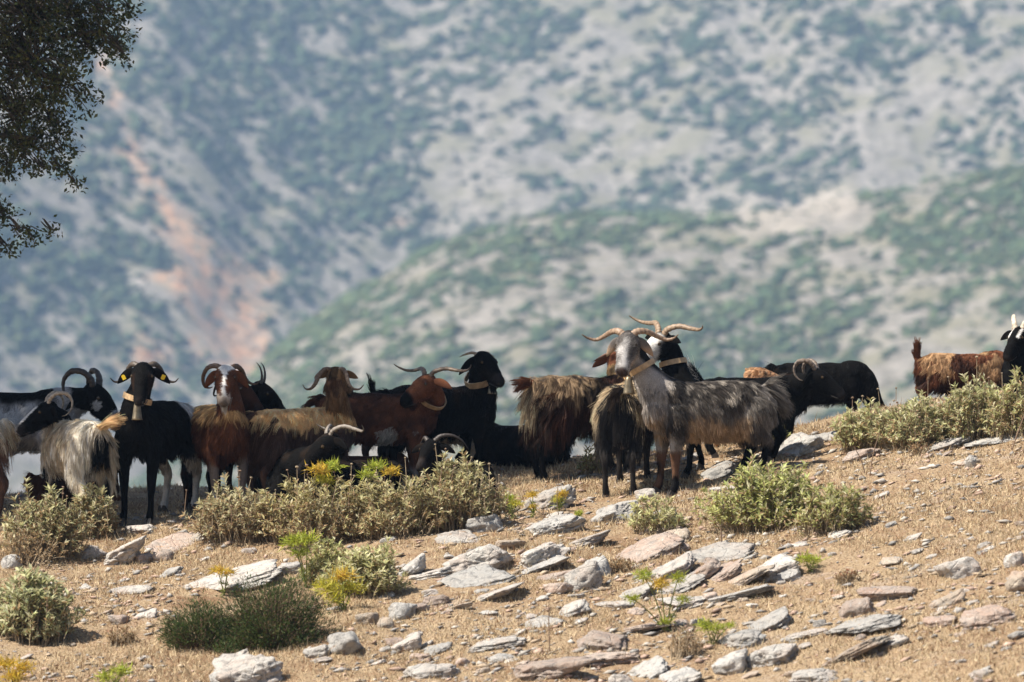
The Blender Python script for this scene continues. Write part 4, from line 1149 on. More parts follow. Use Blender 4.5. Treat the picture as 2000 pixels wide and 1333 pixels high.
BIG = [
 (492, 1336, 140, 78, 14, 'w', 'big pale boulder at the bottom edge below the dark green bush'),
 (440, 1340, 80, 50, 10, 'g', 'grey lump leaning against the big boulder at the bottom edge'),
 (784, 1208, 60, 42, 0, 'g', 'grey cube-shaped stone right of the dark green bush'),
 (718, 1220, 56, 30, 4, 't', 'tan wedge stone just left of the cube-shaped stone'),
 (752, 1226, 38, 24, 8, 't', 'small tan stone under the cube-shaped stone'),
 (672, 1272, 78, 46, 8, 'g', 'grey pitted rock below the right end of the dark green bush'),
 (620, 1280, 70, 28, 14, 'w', 'pale flat rock between the boulder and the grey pitted rock'),
 (795, 1272, 64, 40, 24, 'w', 'white rock tilted up to the right, below the cube-shaped stone'),
 (800, 1122, 60, 40, 34, 'g', 'grey pointed rock right of the pale sage bush'),
 (938, 1112, 128, 60, 14, 'w', 'broad white slab, largest pale face among the middle rocks'),
 (925, 1143, 165, 30, 15, 'g', 'layered grey ledge under the broad white slab'),
 (845, 1128, 90, 24, 10, 'w', 'low pale stone left of the layered grey ledge'),
 (1055, 1096, 92, 56, 30, 'w', 'wedge-shaped pale rock right of the broad white slab'),
 (1058, 1112, 96, 24, 18, 'g', 'thin grey slab at the foot of the wedge-shaped rock'),
 (1146, 1064, 95, 30, 18, 'w', 'long pale stone behind the triangular rock'),
 (1140, 1148, 74, 74, 38, 'w', 'triangular pale rock standing on edge among the middle rocks'),
 (1085, 1132, 84, 22, 16, 'p', 'pinkish slab running into the triangular rock'),
 (1168, 1128, 44, 36, 20, 'g', 'dark grey block behind the triangular rock'),
 (1090, 1158, 60, 26, 4, 'p', 'brownish pink stone in front of the triangular rock'),
 (1258, 1088, 150, 48, 22, 'p', 'long pink slab tilted up to the right below the small sage plant'),
 (1068, 992, 112, 58, 24, 'w', 'pale rock by the hooves of the shaggy brown goat'),
 (1078, 1038, 116, 46, 13, 'g', 'rounded grey rock below the pale rock by the hooves'),
 (1195, 1018, 112, 62, 24, 'g', 'grey rock in front of the goat with the udder'),
 (1262, 976, 44, 28, 10, 'w', 'small white rock at the grey goat\'s front hooves'),
 (948, 1036, 78, 38, 8, 'g', 'shaded grey rock at the right end of the long sage bush'),
 (890, 1062, 100, 24, 6, 'w', 'pale flat stone below the long sage bush'),
 (998, 1072, 62, 26, 8, 't', 'tan stone between the flat pale stone and the wedge-shaped rock'),
 (962, 1168, 86, 26, 18, 'w', 'smooth white stone below the layered grey ledge'),
 (893, 1190, 54, 14, 12, 't', 'thin tan chip left of the smooth white stone'),
 (1118, 1200, 74, 34, 22, 'w', 'white tooth-shaped stone below the triangular rock'),
 (1052, 1222, 68, 18, 20, 'g', 'thin grey shard left of the white tooth-shaped stone'),
 (968, 1262, 132, 20, 10, 'w', 'long thin white ledge in the lower middle'),
 (1178, 1262, 128, 26, 3, 'p', 'upper pink layer of the flat outcrop at the lower middle'),
 (1190, 1292, 140, 26, 6, 'p', 'lower pink layer of the flat outcrop at the lower middle'),
 (1052, 1322, 110, 38, 6, 'p', 'pink block with a small brown stone at the bottom middle'),
 (848, 1322, 108, 34, 10, 'w', 'pale slab with a dark notch near the bottom edge'),
 (1312, 1122, 108, 40, 24, 'w', 'first pale slab of the layered outcrop'),
 (1366, 1130, 84, 36, 30, 'p', 'pink slab in the middle of the layered outcrop'),
 (1412, 1132, 90, 34, 31, 'p', 'steep rosy slab of the layered outcrop, right of the pink one'),
 (1448, 1138, 76, 28, 30, 't', 'last tan slab of the layered outcrop'),
 (1395, 1092, 150, 24, 6, 'w', 'flat pale top of the layered outcrop'),
 (1325, 1152, 110, 22, 20, 'w', 'pale rim stone below the layered outcrop'),
 (1508, 1126, 98, 46, 24, 'w', 'light grey block right of the layered outcrop'),
 (1540, 1132, 56, 26, 12, 'g', 'dark broken stone under the light grey block'),
 (1452, 1164, 150, 20, 14, 'g', 'long grey strip of rock below the layered outcrop'),
 (1338, 1180, 100, 18, 4, 'w', 'white strip of rock behind the yellow thistle'),
 (1240, 1166, 88, 28, 22, 'w', 'pale sloping stone left of the yellow thistle'),
 (1500, 1226, 108, 34, 23, 'g', 'grey plank-like slab pointing right near the lower right'),
 (1452, 1258, 92, 34, 12, 'g', 'grey lump below the plank-like slab'),
 (1506, 1296, 100, 46, 8, 'w', 'white knobbly rock near the bottom right'),
 (1428, 1312, 82, 48, 14, 'g', 'grey knobbly rock left of the white knobbly one'),
 (1580, 1244, 90, 22, 10, 'w', 'pale ridge stone right of the grey lump'),
 (1690, 1224, 170, 30, 13, 'g', 'long grey layered ledge at the lower right'),
 (1668, 1282, 150, 34, 26, 't', 'smooth tan slab below the long grey ledge'),
 (1734, 1262, 80, 20, 22, 'w', 'thin pale slab beside the smooth tan one'),
 (1676, 1200, 72, 42, 16, 'p', 'orange-pink broken block on the right'),
 (1744, 1164, 110, 24, 3, 'p', 'flat pink slab with a straight edge behind the orange-pink block'),
 (1880, 1126, 84, 50, 8, 'w', 'white rounded boulder with dark pits on the right'),
 (1980, 1106, 42, 30, 6, 'w', 'white stone by the right edge'),
 (1988, 1152, 52, 44, 10, 't', 'pale tan block cut by the right edge'),
 (1848, 1182, 62, 36, 30, 't', 'tan stone tilted up beside the white rounded boulder'),
 (1930, 1218, 112, 38, 6, 'p', 'broad pink hump at the right'),
 (1838, 1222, 78, 22, 6, 'p', 'low pink stone left of the broad pink hump'),
 (1552, 884, 108, 50, 22, 'g', 'grey boulder on the crest behind the grey goat\'s rump'),
 (1838, 876, 96, 28, 16, 'w', 'white elongated rock in front of the right bushes'),
 (1958, 862, 130, 16, 8, 'g', 'flat grey rock at the right edge of the crest'),
 (1682, 896, 84, 30, 14, 'p', 'pinkish rock below the right bushes'),
 (1628, 862, 44, 24, 16, 'w', 'pale rock at the left foot of the right bushes'),
 (1402, 930, 84, 38, 22, 'g', 'grey rock seen under the grey goat\'s belly'),
 (1348, 898, 50, 16, 20, 'w', 'white sliver of rock behind the grey goat\'s forelegs'),
 (1420, 958, 70, 14, 6, 'w', 'low white stone under the grey goat'),
 (1895, 912, 26, 24, 0, 'w', 'single white stone on the right slope'),
 (236, 1098, 86, 52, 26, 'w', 'tall pale rock in the rubble below the black and white goat'),
 (174, 1088, 46, 34, 30, 'w', 'pale tilted rock left of the tall pale rock'),
 (200, 1046, 60, 20, 6, 'g', 'grey flat rock at the hooves of the left goats'),
 (275, 1040, 62, 16, 0, 'w', 'sunlit white rock below the bell-wearing black goat'),
 (338, 1056, 70, 24, 22, 'w', 'pale slab tilted right in the left rubble'),
 (338, 1074, 116, 14, -6, 'p', 'long pink slab tilted left in the left rubble'),
 (283, 1096, 44, 24, 6, 'p', 'pink stone right of the tall pale rock'),
 (320, 1096, 40, 28, 12, 'p', 'second pink stone below the long pink slab'),
 (402, 1052, 66, 24, 14, 'w', 'pale rock at the left tip of the long sage bush'),
 (440, 1142, 210, 34, 10, 'w', 'wide flat white ledge left of the tall green thistle'),
 (330, 1126, 66, 24, 26, 'g', 'grey splinter at the left end of the white ledge'),
 (566, 1120, 56, 32, 14, 'g', 'grey rock behind the tall green thistle'),
 (246, 1160, 78, 18, 10, 'w', 'low pale rock in the left middle ground'),
 (1252, 1232, 110, 22, 12, 'p', 'pinkish ledge below the yellow thistle'),
 (1262, 1322, 96, 24, 32, 'g', 'grey slab slanting at the bottom, left of the dead brown plant'),
 (1330, 1336, 90, 36, 24, 'g', 'grey slab at the bottom, below the dead brown plant'),
 (1212, 1338, 48, 30, 6, 'w', 'white stone at the bottom, left of the slanting grey slab'),
 (1585, 1330, 100, 30, 10, 'w', 'pale rock at the bottom right, below the smooth tan slab'),
 (20, 1110, 40, 36, 10, 'g', 'grey rock between the two sage bushes at the left edge'),
 (232, 1218, 34, 20, 4, 'p', 'pink pebble beside the dry brown tuft'),
 (1322, 1062, 50, 22, 10, 't', 'tan stone right of the long pink slab'),
 (1300, 1016, 50, 34, 10, 'w', 'white rock half hidden by the small sage plant'),
]
for r_ in BIG:
    rock(*r_)

# medium and small loose stones, each one on its own
MARKS = [(140, 1060, 'the bush under the cream goat'), (70, 1200, 'the left-edge sage bush'), (236, 1080, 'the tall pale rock on the left'), (345, 1075, 'the long pink slab on the left'), (440, 1130, 'the wide white ledge'),
 (395, 1230, 'the lower dark green bush'), (540, 1210, 'the big dark green bush'), (490, 1310, 'the big bottom boulder'), (240, 1255, 'the dead brown tuft on the left'), (246, 1155, 'the low pale rock on the left'), (225, 1320, 'the green thistle at the bottom edge'),
 (600, 1100, 'the tall green thistle'), (715, 1130, 'the pale sage bush'), (784, 1190, 'the cube-shaped stone'), (795, 1260, 'the white rock under the cube-shaped stone'), (670, 1255, 'the grey pitted rock'), (848, 1310, 'the notched pale slab'), (700, 1040, 'the long sage bush'),
 (800, 1105, 'the grey pointed rock'), (938, 1090, 'the broad white slab'), (925, 1138, 'the layered grey ledge'), (962, 1155, 'the smooth white stone'), (968, 1255, 'the long thin white ledge'), (1052, 1310, 'the pink block at the bottom'), (1180, 1275, 'the flat pink outcrop'),
 (1072, 1220, 'the upright brown stalk'), (1118, 1185, 'the white tooth-shaped stone'), (1140, 1115, 'the triangular rock'), (1055, 1075, 'the wedge-shaped pale rock'), (1068, 965, 'the pale rock by the shaggy goat'), (1195, 990, 'the grey rock by the udder goat'), (1258, 1065, 'the long tilted pink slab'),
 (1390, 1110, 'the layered outcrop'), (1508, 1105, 'the light grey block'), (1290, 1170, 'the six-headed thistle'), (1392, 1240, 'the low green thistle'), (1340, 1260, 'the dead grey-brown plant'), (1500, 1210, 'the plank-like grey slab'), (1506, 1275, 'the white knobbly rock'),
 (1540, 980, 'the dense sage bush'), (1676, 1180, 'the orange-pink block'), (1745, 1150, 'the straight-edged pink slab'), (1690, 1215, 'the long grey ledge'), (1668, 1265, 'the smooth tan slab'), (1880, 1100, 'the white pitted boulder'), (1930, 1200, 'the broad pink hump'), (1848, 1165, 'the tilted tan stone'),
 (1700, 900, 'the pinkish crest rock'), (1838, 865, 'the white elongated crest rock'), (1895, 900, 'the single white stone'), (1980, 1090, 'the white stone at the right edge'), (1700, 1000, 'the bare slope right of the dense sage bush'), (1850, 1010, 'the open right slope'), (1950, 960, 'the right edge of the slope')]

def where(px, py):
    d = [(math.hypot(px - a, (py - b) * 1.4), a, b, t_) for a, b, t_ in MARKS]
    _, a, b, t_ = min(d)
    if 'slope' in t_: return 'lying loose on ' + t_ if 'edge' not in t_ else 'lying loose near ' + t_
    dx, dy = px - a, (py - b) * 1.4
    return ('right of ' if dx > 0 else 'left of ') + t_ if abs(dx) > abs(dy) else ('just below ' if dy > 0 else 'just behind ') + t_

rgs = np.random.default_rng(77)
cnt = 0
while cnt < 185:
    px = rgs.uniform(-20, 2020)
    lo = np.interp(px, [0, 400, 1000, 1300, 1600, 1800, 2000], [1060, 1040, 1000, 985, 890, 880, 870])
    py = lo + (1345 - lo) * rgs.random() ** .8
    if 320 < px < 650 and 1130 < py < 1270: continue
    if 1400 < px < 1690 and 890 < py < 1045: continue
    if px < 215 and py < 1095 or px < 150 and 1100 < py < 1255: continue
    wr = px > 850
    if not wr and rgs.random() < .35: continue
    w = rgs.uniform(13, 26) * (1 + 1.3 * rgs.random() ** 5)
    t_ = rgs.choice(list('wwwgpptt'))
    flat = rgs.uniform(.28, .6)
    wd_ = w * rgs.uniform(1, 1.6)
    tn_ = {'w': 'whitish', 'g': 'grey', 'p': 'pinkish', 't': 'tan'}[t_]
    rock(px, py, wd_, w * flat, rgs.uniform(0, 26), t_, f"{'small' if wd_ > 24 else 'tiny'} {tn_} limestone fragment {where(px, py)}", seed=1000 + cnt, group='small loose stones on the slope')
    cnt += 1

# stone chips too small to pick apart
def chips(n, seed):
    rg = np.random.default_rng(seed)
    x = rg.uniform(-5.2, 5.6, n); y = rg.uniform(28.6, 37.9, n)
    k = fbm2(x * 1.3 + 30, y * 1.3, 3)
    keep = rg.random(n) < sstep(.38, .60, k) + .25 * (x > -.8) + .06
    x, y = x[keep], y[keep]; m = len(x)
    z = ground_fine(x, y)
    r = .006 + .020 * rg.random(m) ** 3
    sc = np.stack([r * rg.uniform(.9, 1.9, m), r * rg.uniform(.8, 1.3, m), r * rg.uniform(.35, .7, m)], -1)
    V = OCT[None] * rg.uniform(.75, 1.35, (m, 6, 1)) * sc[:, None]
    V = V + rg.normal(0, .18, V.shape) * sc[:, None]
    a = rg.uniform(-.5, .2, m); ca, sa = np.cos(a)[:, None], np.sin(a)[:, None]
    V = np.stack([V[..., 0] * ca + V[..., 2] * sa, V[..., 1], -V[..., 0] * sa + V[..., 2] * ca], -1)
    V = V + np.stack([x, y, z + r * .25], -1)[:, None]
    pk = np.array([(.44, .40, .35), (.30, .28, .26), (.44, .31, .24), (.40, .31, .22)])[rg.integers(0, 4, m)] * rg.uniform(.7, 1.15, (m, 1))
    F_ = (OCTF[None] + (np.arange(m) * 6)[:, None, None]).reshape(-1, 3)
    o = obj('stone_chips', make_mesh('stone_chips', V.reshape(-1, 3), F_, np.repeat(pk, 6, 0)), M['pebble'])
    tag(o, 'tiny limestone chips strewn over the dry ground', kind='stuff')
chips(26000, 5)

# ================================================================== PLANTS
def leaves(P, D, Nn, Ln, Wd, col, fold=.25):
    """blades: base, two shoulders, tip, folded along the midrib"""
    n = len(P)
    D = unit(D); S = unit(np.cross(D, Nn)); U = np.cross(S, D)
    Ln = np.asarray(Ln)[:, None]; Wd = np.asarray(Wd)[:, None]
    b = P; tip = P + D * Ln - U * Ln * .10; m = P + D * Ln * .45
    l = m + S * Wd * .5 + U * Wd * fold; r = m - S * Wd * .5 + U * Wd * fold
    V = np.stack([b, r, tip, l], 1).reshape(-1, 3)
    i = np.arange(n) * 4
    F = np.concatenate([np.stack([i, i + 1, i + 2], 1), np.stack([i, i + 2, i + 3], 1)])
    return V, F, np.repeat(col, 4, 0)

def tubes(paths, r0, r1, n=3):
    """many thin stems in one go: paths (k,m,3)"""
    paths = np.asarray(paths, float); k, m, _ = paths.shape
    T = unit(np.gradient(paths, axis=1)); ref = np.array([.3, .9, .2])
    S = unit(np.cross(T, ref)); U = np.cross(S, T)
    a = np.linspace(0, 2 * np.pi, n, endpoint=False)
    r = (np.linspace(1, 0, m)[None, :, None, None] * (np.asarray(r0) - np.asarray(r1)) + np.asarray(r1)) if np.isscalar(r0) else None
    V = paths[:, :, None] + (S[:, :, None] * np.cos(a)[None, None, :, None] + U[:, :, None] * np.sin(a)[None, None, :, None]) * r
    V = V.reshape(-1, 3)
    base = (np.arange(k) * m * n)[:, None, None]; i = (np.arange(m - 1) * n)[None, :, None]; j = np.arange(n)[None, None, :]; j2 = (j + 1) % n
    F = np.stack([base + i + j, base + i + j2, base + i + n + j2, base + i + n + j], -1).reshape(-1, 4)
    return V, F

def shrub(px, py, w, h, label, n=140, seed=0, tone=(.235, .235, .125), dry=.25, stalks=14, depth=.75, leaf=.042, name='sage_bush', group='grey-green sage bushes', per=22):
    g = gp(px, py); sc = g[1] / FPX; Wm, Hm = w * sc / 2, h * sc * .80
    rg = np.random.default_rng(seed * 131 + 5)
    root = bpy.data.objects.new(name, None); COL.objects.link(root); root.location = g
    tag(root, label, 'bush', group)
    az = rg.uniform(0, 2 * np.pi, n); el = np.arcsin(rg.uniform(.05, 1, n) ** .8)
    d = np.stack([np.cos(az) * np.cos(el), np.sin(az) * np.cos(el), np.sin(el)], -1)
    lump = .72 + .5 * n3(d * 2.4 + seed) * rg.uniform(.75, 1.1, n)
    end = d * np.array([Wm, Wm * depth, Hm])[None] * lump[:, None]
    end[:, 2] *= rg.uniform(.78, 1.28, n); end[:, :2] *= rg.uniform(.85, 1.25, (n, 1))
    beg = np.stack([end[:, 0] * .6 + rg.normal(0, .03, n), end[:, 1] * .6 + rg.normal(0, .03, n), -.02 + 0 * az], -1)
    beg[:, 2] = G(g[0] + beg[:, 0], g[1] + beg[:, 1]) - g[2] - .01
    end[:, 2] = np.maximum(end[:, 2], beg[:, 2] + .06)
    mid = beg * .5 + end * .5 + np.stack([-end[:, 0] * .08, -end[:, 1] * .08, .10 * Hm + 0 * az], -1) + rg.normal(0, .012, (n, 3))
    ts = np.linspace(0, 1, 6)[None, :, None]
    path = (1 - ts) ** 2 * beg[:, None] + 2 * ts * (1 - ts) * mid[:, None] + ts ** 2 * end[:, None]
    V, F = tubes(path, .0035, .0014)
    obj('stems', make_mesh('stems', V, F), M['stem'], root)['kind'] = 'stuff'
    # leaves in crossed pairs up the stems, thickest at the tips
    u = 1 - rg.random((n, per)) ** 1.7 * .75
    u = u.reshape(-1); own = np.repeat(np.arange(n), per)
    fi = u * 5; i0 = np.clip(fi.astype(int), 0, 4); ft = (fi - i0)[:, None]
    p = path[own, i0] * (1 - ft) + path[own, i0 + 1] * ft
    tg = unit(path[own, i0 + 1] - path[own, i0])
    rnd = unit(rg.normal(0, 1, (len(p), 3)))
    side = unit(rnd - tg * (rnd * tg).sum(-1, keepdims=True))
    D = unit(side * .8 + tg * rg.uniform(.2, 1.1, (len(p), 1)) + np.array([0, 0, .12]))
    Nn = unit(tg + np.array([0, 0, .8]) + rg.normal(0, .3, p.shape))
    low = np.clip(p[:, 2] / Hm, 0, 1)
    isdry = rg.random(len(p)) < dry * (1.6 - 1.3 * low)
    c = np.array(tone)[None] * rg.uniform(1.1, 2.25, (len(p), 1)) + rg.normal(0, .012, (len(p), 3))
    pale = rg.random(len(p)) < .22
    c = c * np.array([1.02, 1.0, .95])[None]
    c = np.where(pale[:, None], np.array([.58, .54, .35])[None] * rg.uniform(.8, 1.2, (len(p), 1)), c)
    c = np.where(isdry[:, None], np.array([.38, .26, .14])[None] * rg.uniform(.5, 1.3, (len(p), 1)), c)
    ln = leaf * rg.uniform(.5, 1.2, len(p)) * (.75 + .35 * low)
    V, F, cc = leaves(p, D, Nn, ln, ln * rg.uniform(.22, .38, len(p)), np.clip(c, .01, .8))
    obj('foliage', make_mesh('foliage', V, F, cc), M['leaf'], root)['kind'] = 'stuff'
    if stalks:
        pk = rg.choice(n, stalks)
        b = path[pk, -1]; tip = b + np.stack([rg.normal(0, .02, stalks), rg.normal(0, .02, stalks), rg.uniform(.04, .17, stalks)], -1)
        sp = b[:, None] + (tip - b)[:, None] * np.linspace(0, 1, 3)[None, :, None]
        for q in range(stalks):
            v1, f1 = tubes(sp[q:q + 1], .0026, .0018)
            f1 = [tuple(x) for x in f1.tolist()]
            bl = []
            for zf in ([1.0] if rg.random() < .6 else [1.0, .55]):
                kk = ICO * rg.uniform(.7, 1.2, (12, 1)) * rg.uniform(.006, .011) * np.array([1, 1, .8]) + (b[q] + (tip[q] - b[q]) * zf)
                bl.append((kk, [tuple(x) for x in ICOF.tolist()]))
            vv, ff = joinVF([(v1, f1)] + bl)
            obj('seed_stalk', make_mesh('seed_stalk', vv, ff), M['twig'] if rg.random() < .4 else M['stem'], root)
    return root

shrub(470, 1052, 190, 120, 'left, straggly end of the long sage bush, with bare seed stalks', 230, 1, stalks=20, dry=.42, tone=(.25, .23, .14))
shrub(610, 1052, 250, 125, 'middle of the long sage bush in front of the lying black goat', 330, 2, stalks=26, dry=.4, tone=(.26, .235, .12))
shrub(770, 1048, 230, 120, 'sage bush with yellow flowers behind it, below the red-brown goat', 320, 3, stalks=18, dry=.4, tone=(.255, .235, .125))
shrub(905, 1030, 170, 140, 'tall right end of the long sage bush, below the arching-horned black goat', 260, 4, stalks=18, dry=.38, tone=(.25, .235, .13))
shrub(1505, 1034, 230, 140, 'dense yellow-green sage bush in front of the grey goat\'s hind legs', 420, 5, stalks=10, dry=.16, tone=(.27, .285, .115), leaf=.046)
shrub(1620, 1036, 140, 95, 'lower right half of the dense sage bush by the grey goat', 190, 6, stalks=6, dry=.22, tone=(.26, .265, .115))
shrub(1282, 1040, 120, 75, 'small pale sage plant below the grey goat\'s front hooves', 80, 7, stalks=3, dry=.12, tone=(.30, .30, .16), per=18)
shrub(85, 1085, 160, 140, 'sage bush hiding the legs of the leftmost goats', 260, 8, stalks=10, dry=.4, tone=(.25, .245, .14))
shrub(180, 1050, 110, 100, 'sage bush below the cream goat\'s rump', 170, 9, stalks=8, dry=.4, tone=(.25, .24, .14))
shrub(70, 1250, 150, 150, 'grey-green sage bush at the left edge, nearest to the camera', 260, 10, stalks=3, dry=.2, tone=(.28, .29, .17), leaf=.05)
shrub(-20, 1240, 120, 120, 'sage bush cut by the left edge, below the dry brown shrub', 130, 11, stalks=0, dry=.2, tone=(.28, .29, .17), leaf=.05)
shrub(715, 1160, 150, 105, 'pale sage bush beside the tall green thistle', 240, 12, stalks=0, dry=.12, tone=(.30, .30, .16))
shrub(640, 1140, 110, 85, 'pale sage bush behind the dark green bush', 130, 13, stalks=0, dry=.15, tone=(.30, .30, .15))
shrub(1700, 872, 150, 90, 'left bush of the row on the right crest, in front of the grazing goat', 200, 14, stalks=8, dry=.25, tone=(.27, .27, .14))
shrub(1800, 868, 180, 100, 'middle bush of the row on the right crest', 260, 15, stalks=12, dry=.3, tone=(.26, .26, .14))
shrub(1900, 858, 170, 120, 'tall bush of the row on the right crest, below the rust-brown goat', 260, 16, stalks=14, dry=.3, tone=(.26, .26, .14))
shrub(1985, 850, 130, 118, 'bush of the row on the right crest cut by the picture edge', 170, 17, stalks=8, dry=.3, tone=(.26, .26, .13))
shrub(1160, 928, 60, 55, 'little sage plant behind the shaggy goat\'s hooves', 40, 18, stalks=0, dry=.2, tone=(.25, .26, .13), per=16)
shrub(1520, 880, 50, 60, 'little sage plant beside the crest boulder', 40, 19, stalks=0, dry=.2, tone=(.27, .28, .12), per=16)
shrub(60, 1100, 130, 70, 'dry brown shrub at the left edge between the two sage bushes', 150, 20, stalks=0, dry=.9, tone=(.20, .15, .09), leaf=.03, per=10, name='dry_shrub', group='dry shrubs')
shrub(965, 1000, 70, 55, 'dry grassy tuft at the right end of the long sage bush', 60, 21, stalks=2, dry=.7, tone=(.24, .20, .11), per=14, name='dry_shrub', group='dry shrubs')
shrub(1215, 1118, 60, 32, 'brown dead tuft beside the triangular rock', 70, 22, stalks=0, dry=1.0, tone=(.2, .13, .07), leaf=.025, per=9, name='dry_shrub', group='dry shrubs')
shrub(1340, 1282, 80, 60, 'dead grey-brown plant below the yellow thistle', 90, 23, stalks=0, dry=1.0, tone=(.2, .14, .1), leaf=.022, per=9, name='dry_shrub', group='dry shrubs')
shrub(235, 1258, 60, 36, 'dead brown tuft left of the dark green bush', 70, 24, stalks=0, dry=1.0, tone=(.16, .09, .05), leaf=.022, per=9, name='dry_shrub', group='dry shrubs')
shrub(1655, 1140, 50, 24, 'reddish brown dead tuft by the orange-pink block', 60, 25, stalks=0, dry=1.0, tone=(.16, .07, .04), leaf=.02, per=9, name='dry_shrub', group='dry shrubs')
shrub(1800, 888, 50, 18, 'low brown dead tuft in front of the right bushes', 40, 26, stalks=0, dry=1.0, tone=(.16, .09, .05), leaf=.02, per=8, name='dry_shrub', group='dry shrubs')

# ---- dark green prickly cushion
def cushion(px, py, w, h, label, n, seed):
    g = gp(px, py); sc = g[1] / FPX; Wm, Hm = w * sc / 2, h * sc
    rg = np.random.default_rng(seed)
    root = bpy.data.objects.new('prickly_bush', None); COL.objects.link(root); root.location = g
    tag(root, label, 'bush', 'dark green prickly bushes')
    m = n // 40
    az = rg.uniform(0, 2 * np.pi, m); el = np.arcsin(rg.uniform(.02, 1, m))
    d = np.stack([np.cos(az) * np.cos(el), np.sin(az) * np.cos(el), np.sin(el)], -1)
    lump = .70 + .45 * n3(d * 2.2 + seed)
    end = d * np.array([Wm, Wm * .7, Hm])[None] * lump[:, None]
    ts = np.linspace(0, 1, 4)[None, :, None]
    beg = end * np.array([.3, .3, 0]) + np.array([0, 0, -.02])
    path = beg[:, None] + (end - beg)[:, None] * ts
    V, F = tubes(path, .004, .0012)
    obj('stems', make_mesh('stems', V, F), M['twig'], root)['kind'] = 'stuff'
    own = rg.integers(0, m, n); u = 1 - rg.random(n) ** 1.5 * .6
    p = beg[own] + (end - beg)[own] * u[:, None] + rg.normal(0, .022, (n, 3))
    D = unit(d[own] * .9 + rg.normal(0, .55, (n, 3)) + np.array([0, 0, .3]))
    c = np.array([.055, .085, .026])[None] * rg.uniform(.45, 1.6, (n, 1)) + np.array([.05, .05, .01])[None] * rg.random((n, 1)) ** 3
    br = rg.random(n) < .14
    c = np.where(br[:, None], np.array([.16, .12, .055])[None] * rg.uniform(.6, 1.2, (n, 1)), c)
    ln = rg.uniform(.012, .032, n)
    V, F, cc = leaves(p, D, unit(rg.normal(0, 1, (n, 3))), ln, ln * .2, np.clip(c, .005, .6), .1)
    obj('foliage', make_mesh('foliage', V, F, cc), M['leaf'], root)['kind'] = 'stuff'
cushion(535, 1262, 235, 132, 'dark green prickly bush in front of the pale sage bush', 17000, 3)
cushion(395, 1262, 160, 82, 'lower dark green prickly bush, left half of the clump', 9000, 4)
cushion(445, 1278, 40, 22, 'tiny dark green prickly plant above the big boulder', 900, 5)

# ---- yellow-green thistles: radiating bracts on branching stems
def thistle(px, py, heads, label, seed):
    g = gp(px, py); sc = g[1] / FPX; rg = np.random.default_rng(seed)
    root = bpy.data.objects.new('thistle', None); COL.objects.link(root); root.location = g
    tag(root, label, 'thistle', 'yellow-green thistles')
    for hx, hy, hr_, kind in heads:
        c = at(hx, hy, g[1] + rg.uniform(-.06, .06)) - g
        r = hr_ * sc
        ts = np.linspace(0, 1, 5)[None, :, None]
        mid = np.array([c[0] * .35, c[1] * .5, c[2] * .6])
        pth = (2 * ts * (1 - ts) * mid[None, None] + ts ** 2 * c[None, None]) + np.array([0, 0, -.01])[None, None] * (1 - ts)
        V, F = tubes(pth, .0045, .0028, 5)
        st = obj('stem', make_mesh('stem', V, F, np.tile([.24, .26, .08], (len(V), 1))), M['spike'], root)
        n = int(150 * max(1, (hr_ / 22)) )
        d = unit(rg.normal(0, 1, (n, 3)) * np.array([1, 1, .75]) + np.array([0, 0, .45]))
        o_ = c + rg.normal(0, r * .30, (n, 3)) * np.array([1.25, 1.1, .55])
        base = np.array([.40, .44, .06]) if kind == 'g' else np.array([.60, .42, .06]) if kind == 'y' else np.array([.52, .48, .07])
        cc = base[None] * rg.uniform(.65, 1.3, (n, 1)) + rg.normal(0, .02, (n, 3))
        ln = r * rg.uniform(.5, .95, n)
        V, F, c3 = leaves(o_, d, unit(rg.normal(0, 1, (n, 3))), ln, np.maximum(ln * .10, .0035), np.clip(cc, .02, .9), .05)
        obj('flower_head', make_mesh('flower_head', V, F, c3), M['spike'], root)['kind'] = 'stuff'
    # a few narrow leaves down the stem
    n = 26
    u = rg.uniform(.1, .8, n)[:, None]; hsel = np.array([at(a, b, g[1]) - g for a, b, _, _ in heads])[rg.integers(0, len(heads), n)]
    V, F, c3 = leaves(hsel * u * np.array([.6, .6, 1]), unit(rg.normal(0, 1, (n, 3)) + np.array([0, 0, .4])), unit(rg.normal(0, 1, (n, 3))), rg.uniform(.03, .06, n), np.full(n, .008), np.array([.26, .29, .08])[None] * rg.uniform(.7, 1.2, (n, 1)))
    obj('foliage', make_mesh('foliage', V, F, c3), M['spike'], root)['kind'] = 'stuff'

thistle(598, 1150, [(572, 1060, 26, 'g'), (600, 1056, 24, 'g'), (585, 1082, 20, 'g')], 'tall green thistle rising above the wide white ledge', 1)
thistle(438, 1165, [(425, 1115, 18, 'y'), (444, 1120, 18, 'y')], 'golden thistle left of the dark green bush', 2)
thistle(640, 1046, [(620, 918, 24, 'y'), (650, 912, 24, 'g'), (634, 940, 22, 'm')], 'yellow thistle rising from the middle of the long sage bush', 3)
thistle(745, 1046, [(735, 912, 22, 'g'), (764, 922, 20, 'y'), (716, 928, 18, 'g')], 'yellow thistle below the red-brown goat', 4)
thistle(672, 1195, [(640, 1150, 30, 'm'), (668, 1128, 26, 'y'), (690, 1150, 24, 'm'), (655, 1172, 24, 'm')], 'yellow-green thistle between the dark green and pale sage bushes', 5)
thistle(1300, 1235, [(1258, 1125, 22, 'g'), (1325, 1130, 20, 'g'), (1290, 1142, 22, 'y'), (1236, 1170, 16, 'g'), (1335, 1172, 16, 'g'), (1300, 1215, 16, 'g')], 'branching yellow-green thistle with six heads at the lower right', 6)
thistle(1392, 1262, [(1378, 1222, 22, 'g'), (1402, 1228, 18, 'g'), (1425, 1222, 12, 'g')], 'low green thistle right of the six-headed one', 7)
thistle(1582, 1118, [(1572, 1092, 20, 'g'), (1590, 1096, 18, 'g')], 'single green thistle by the light grey block', 8)
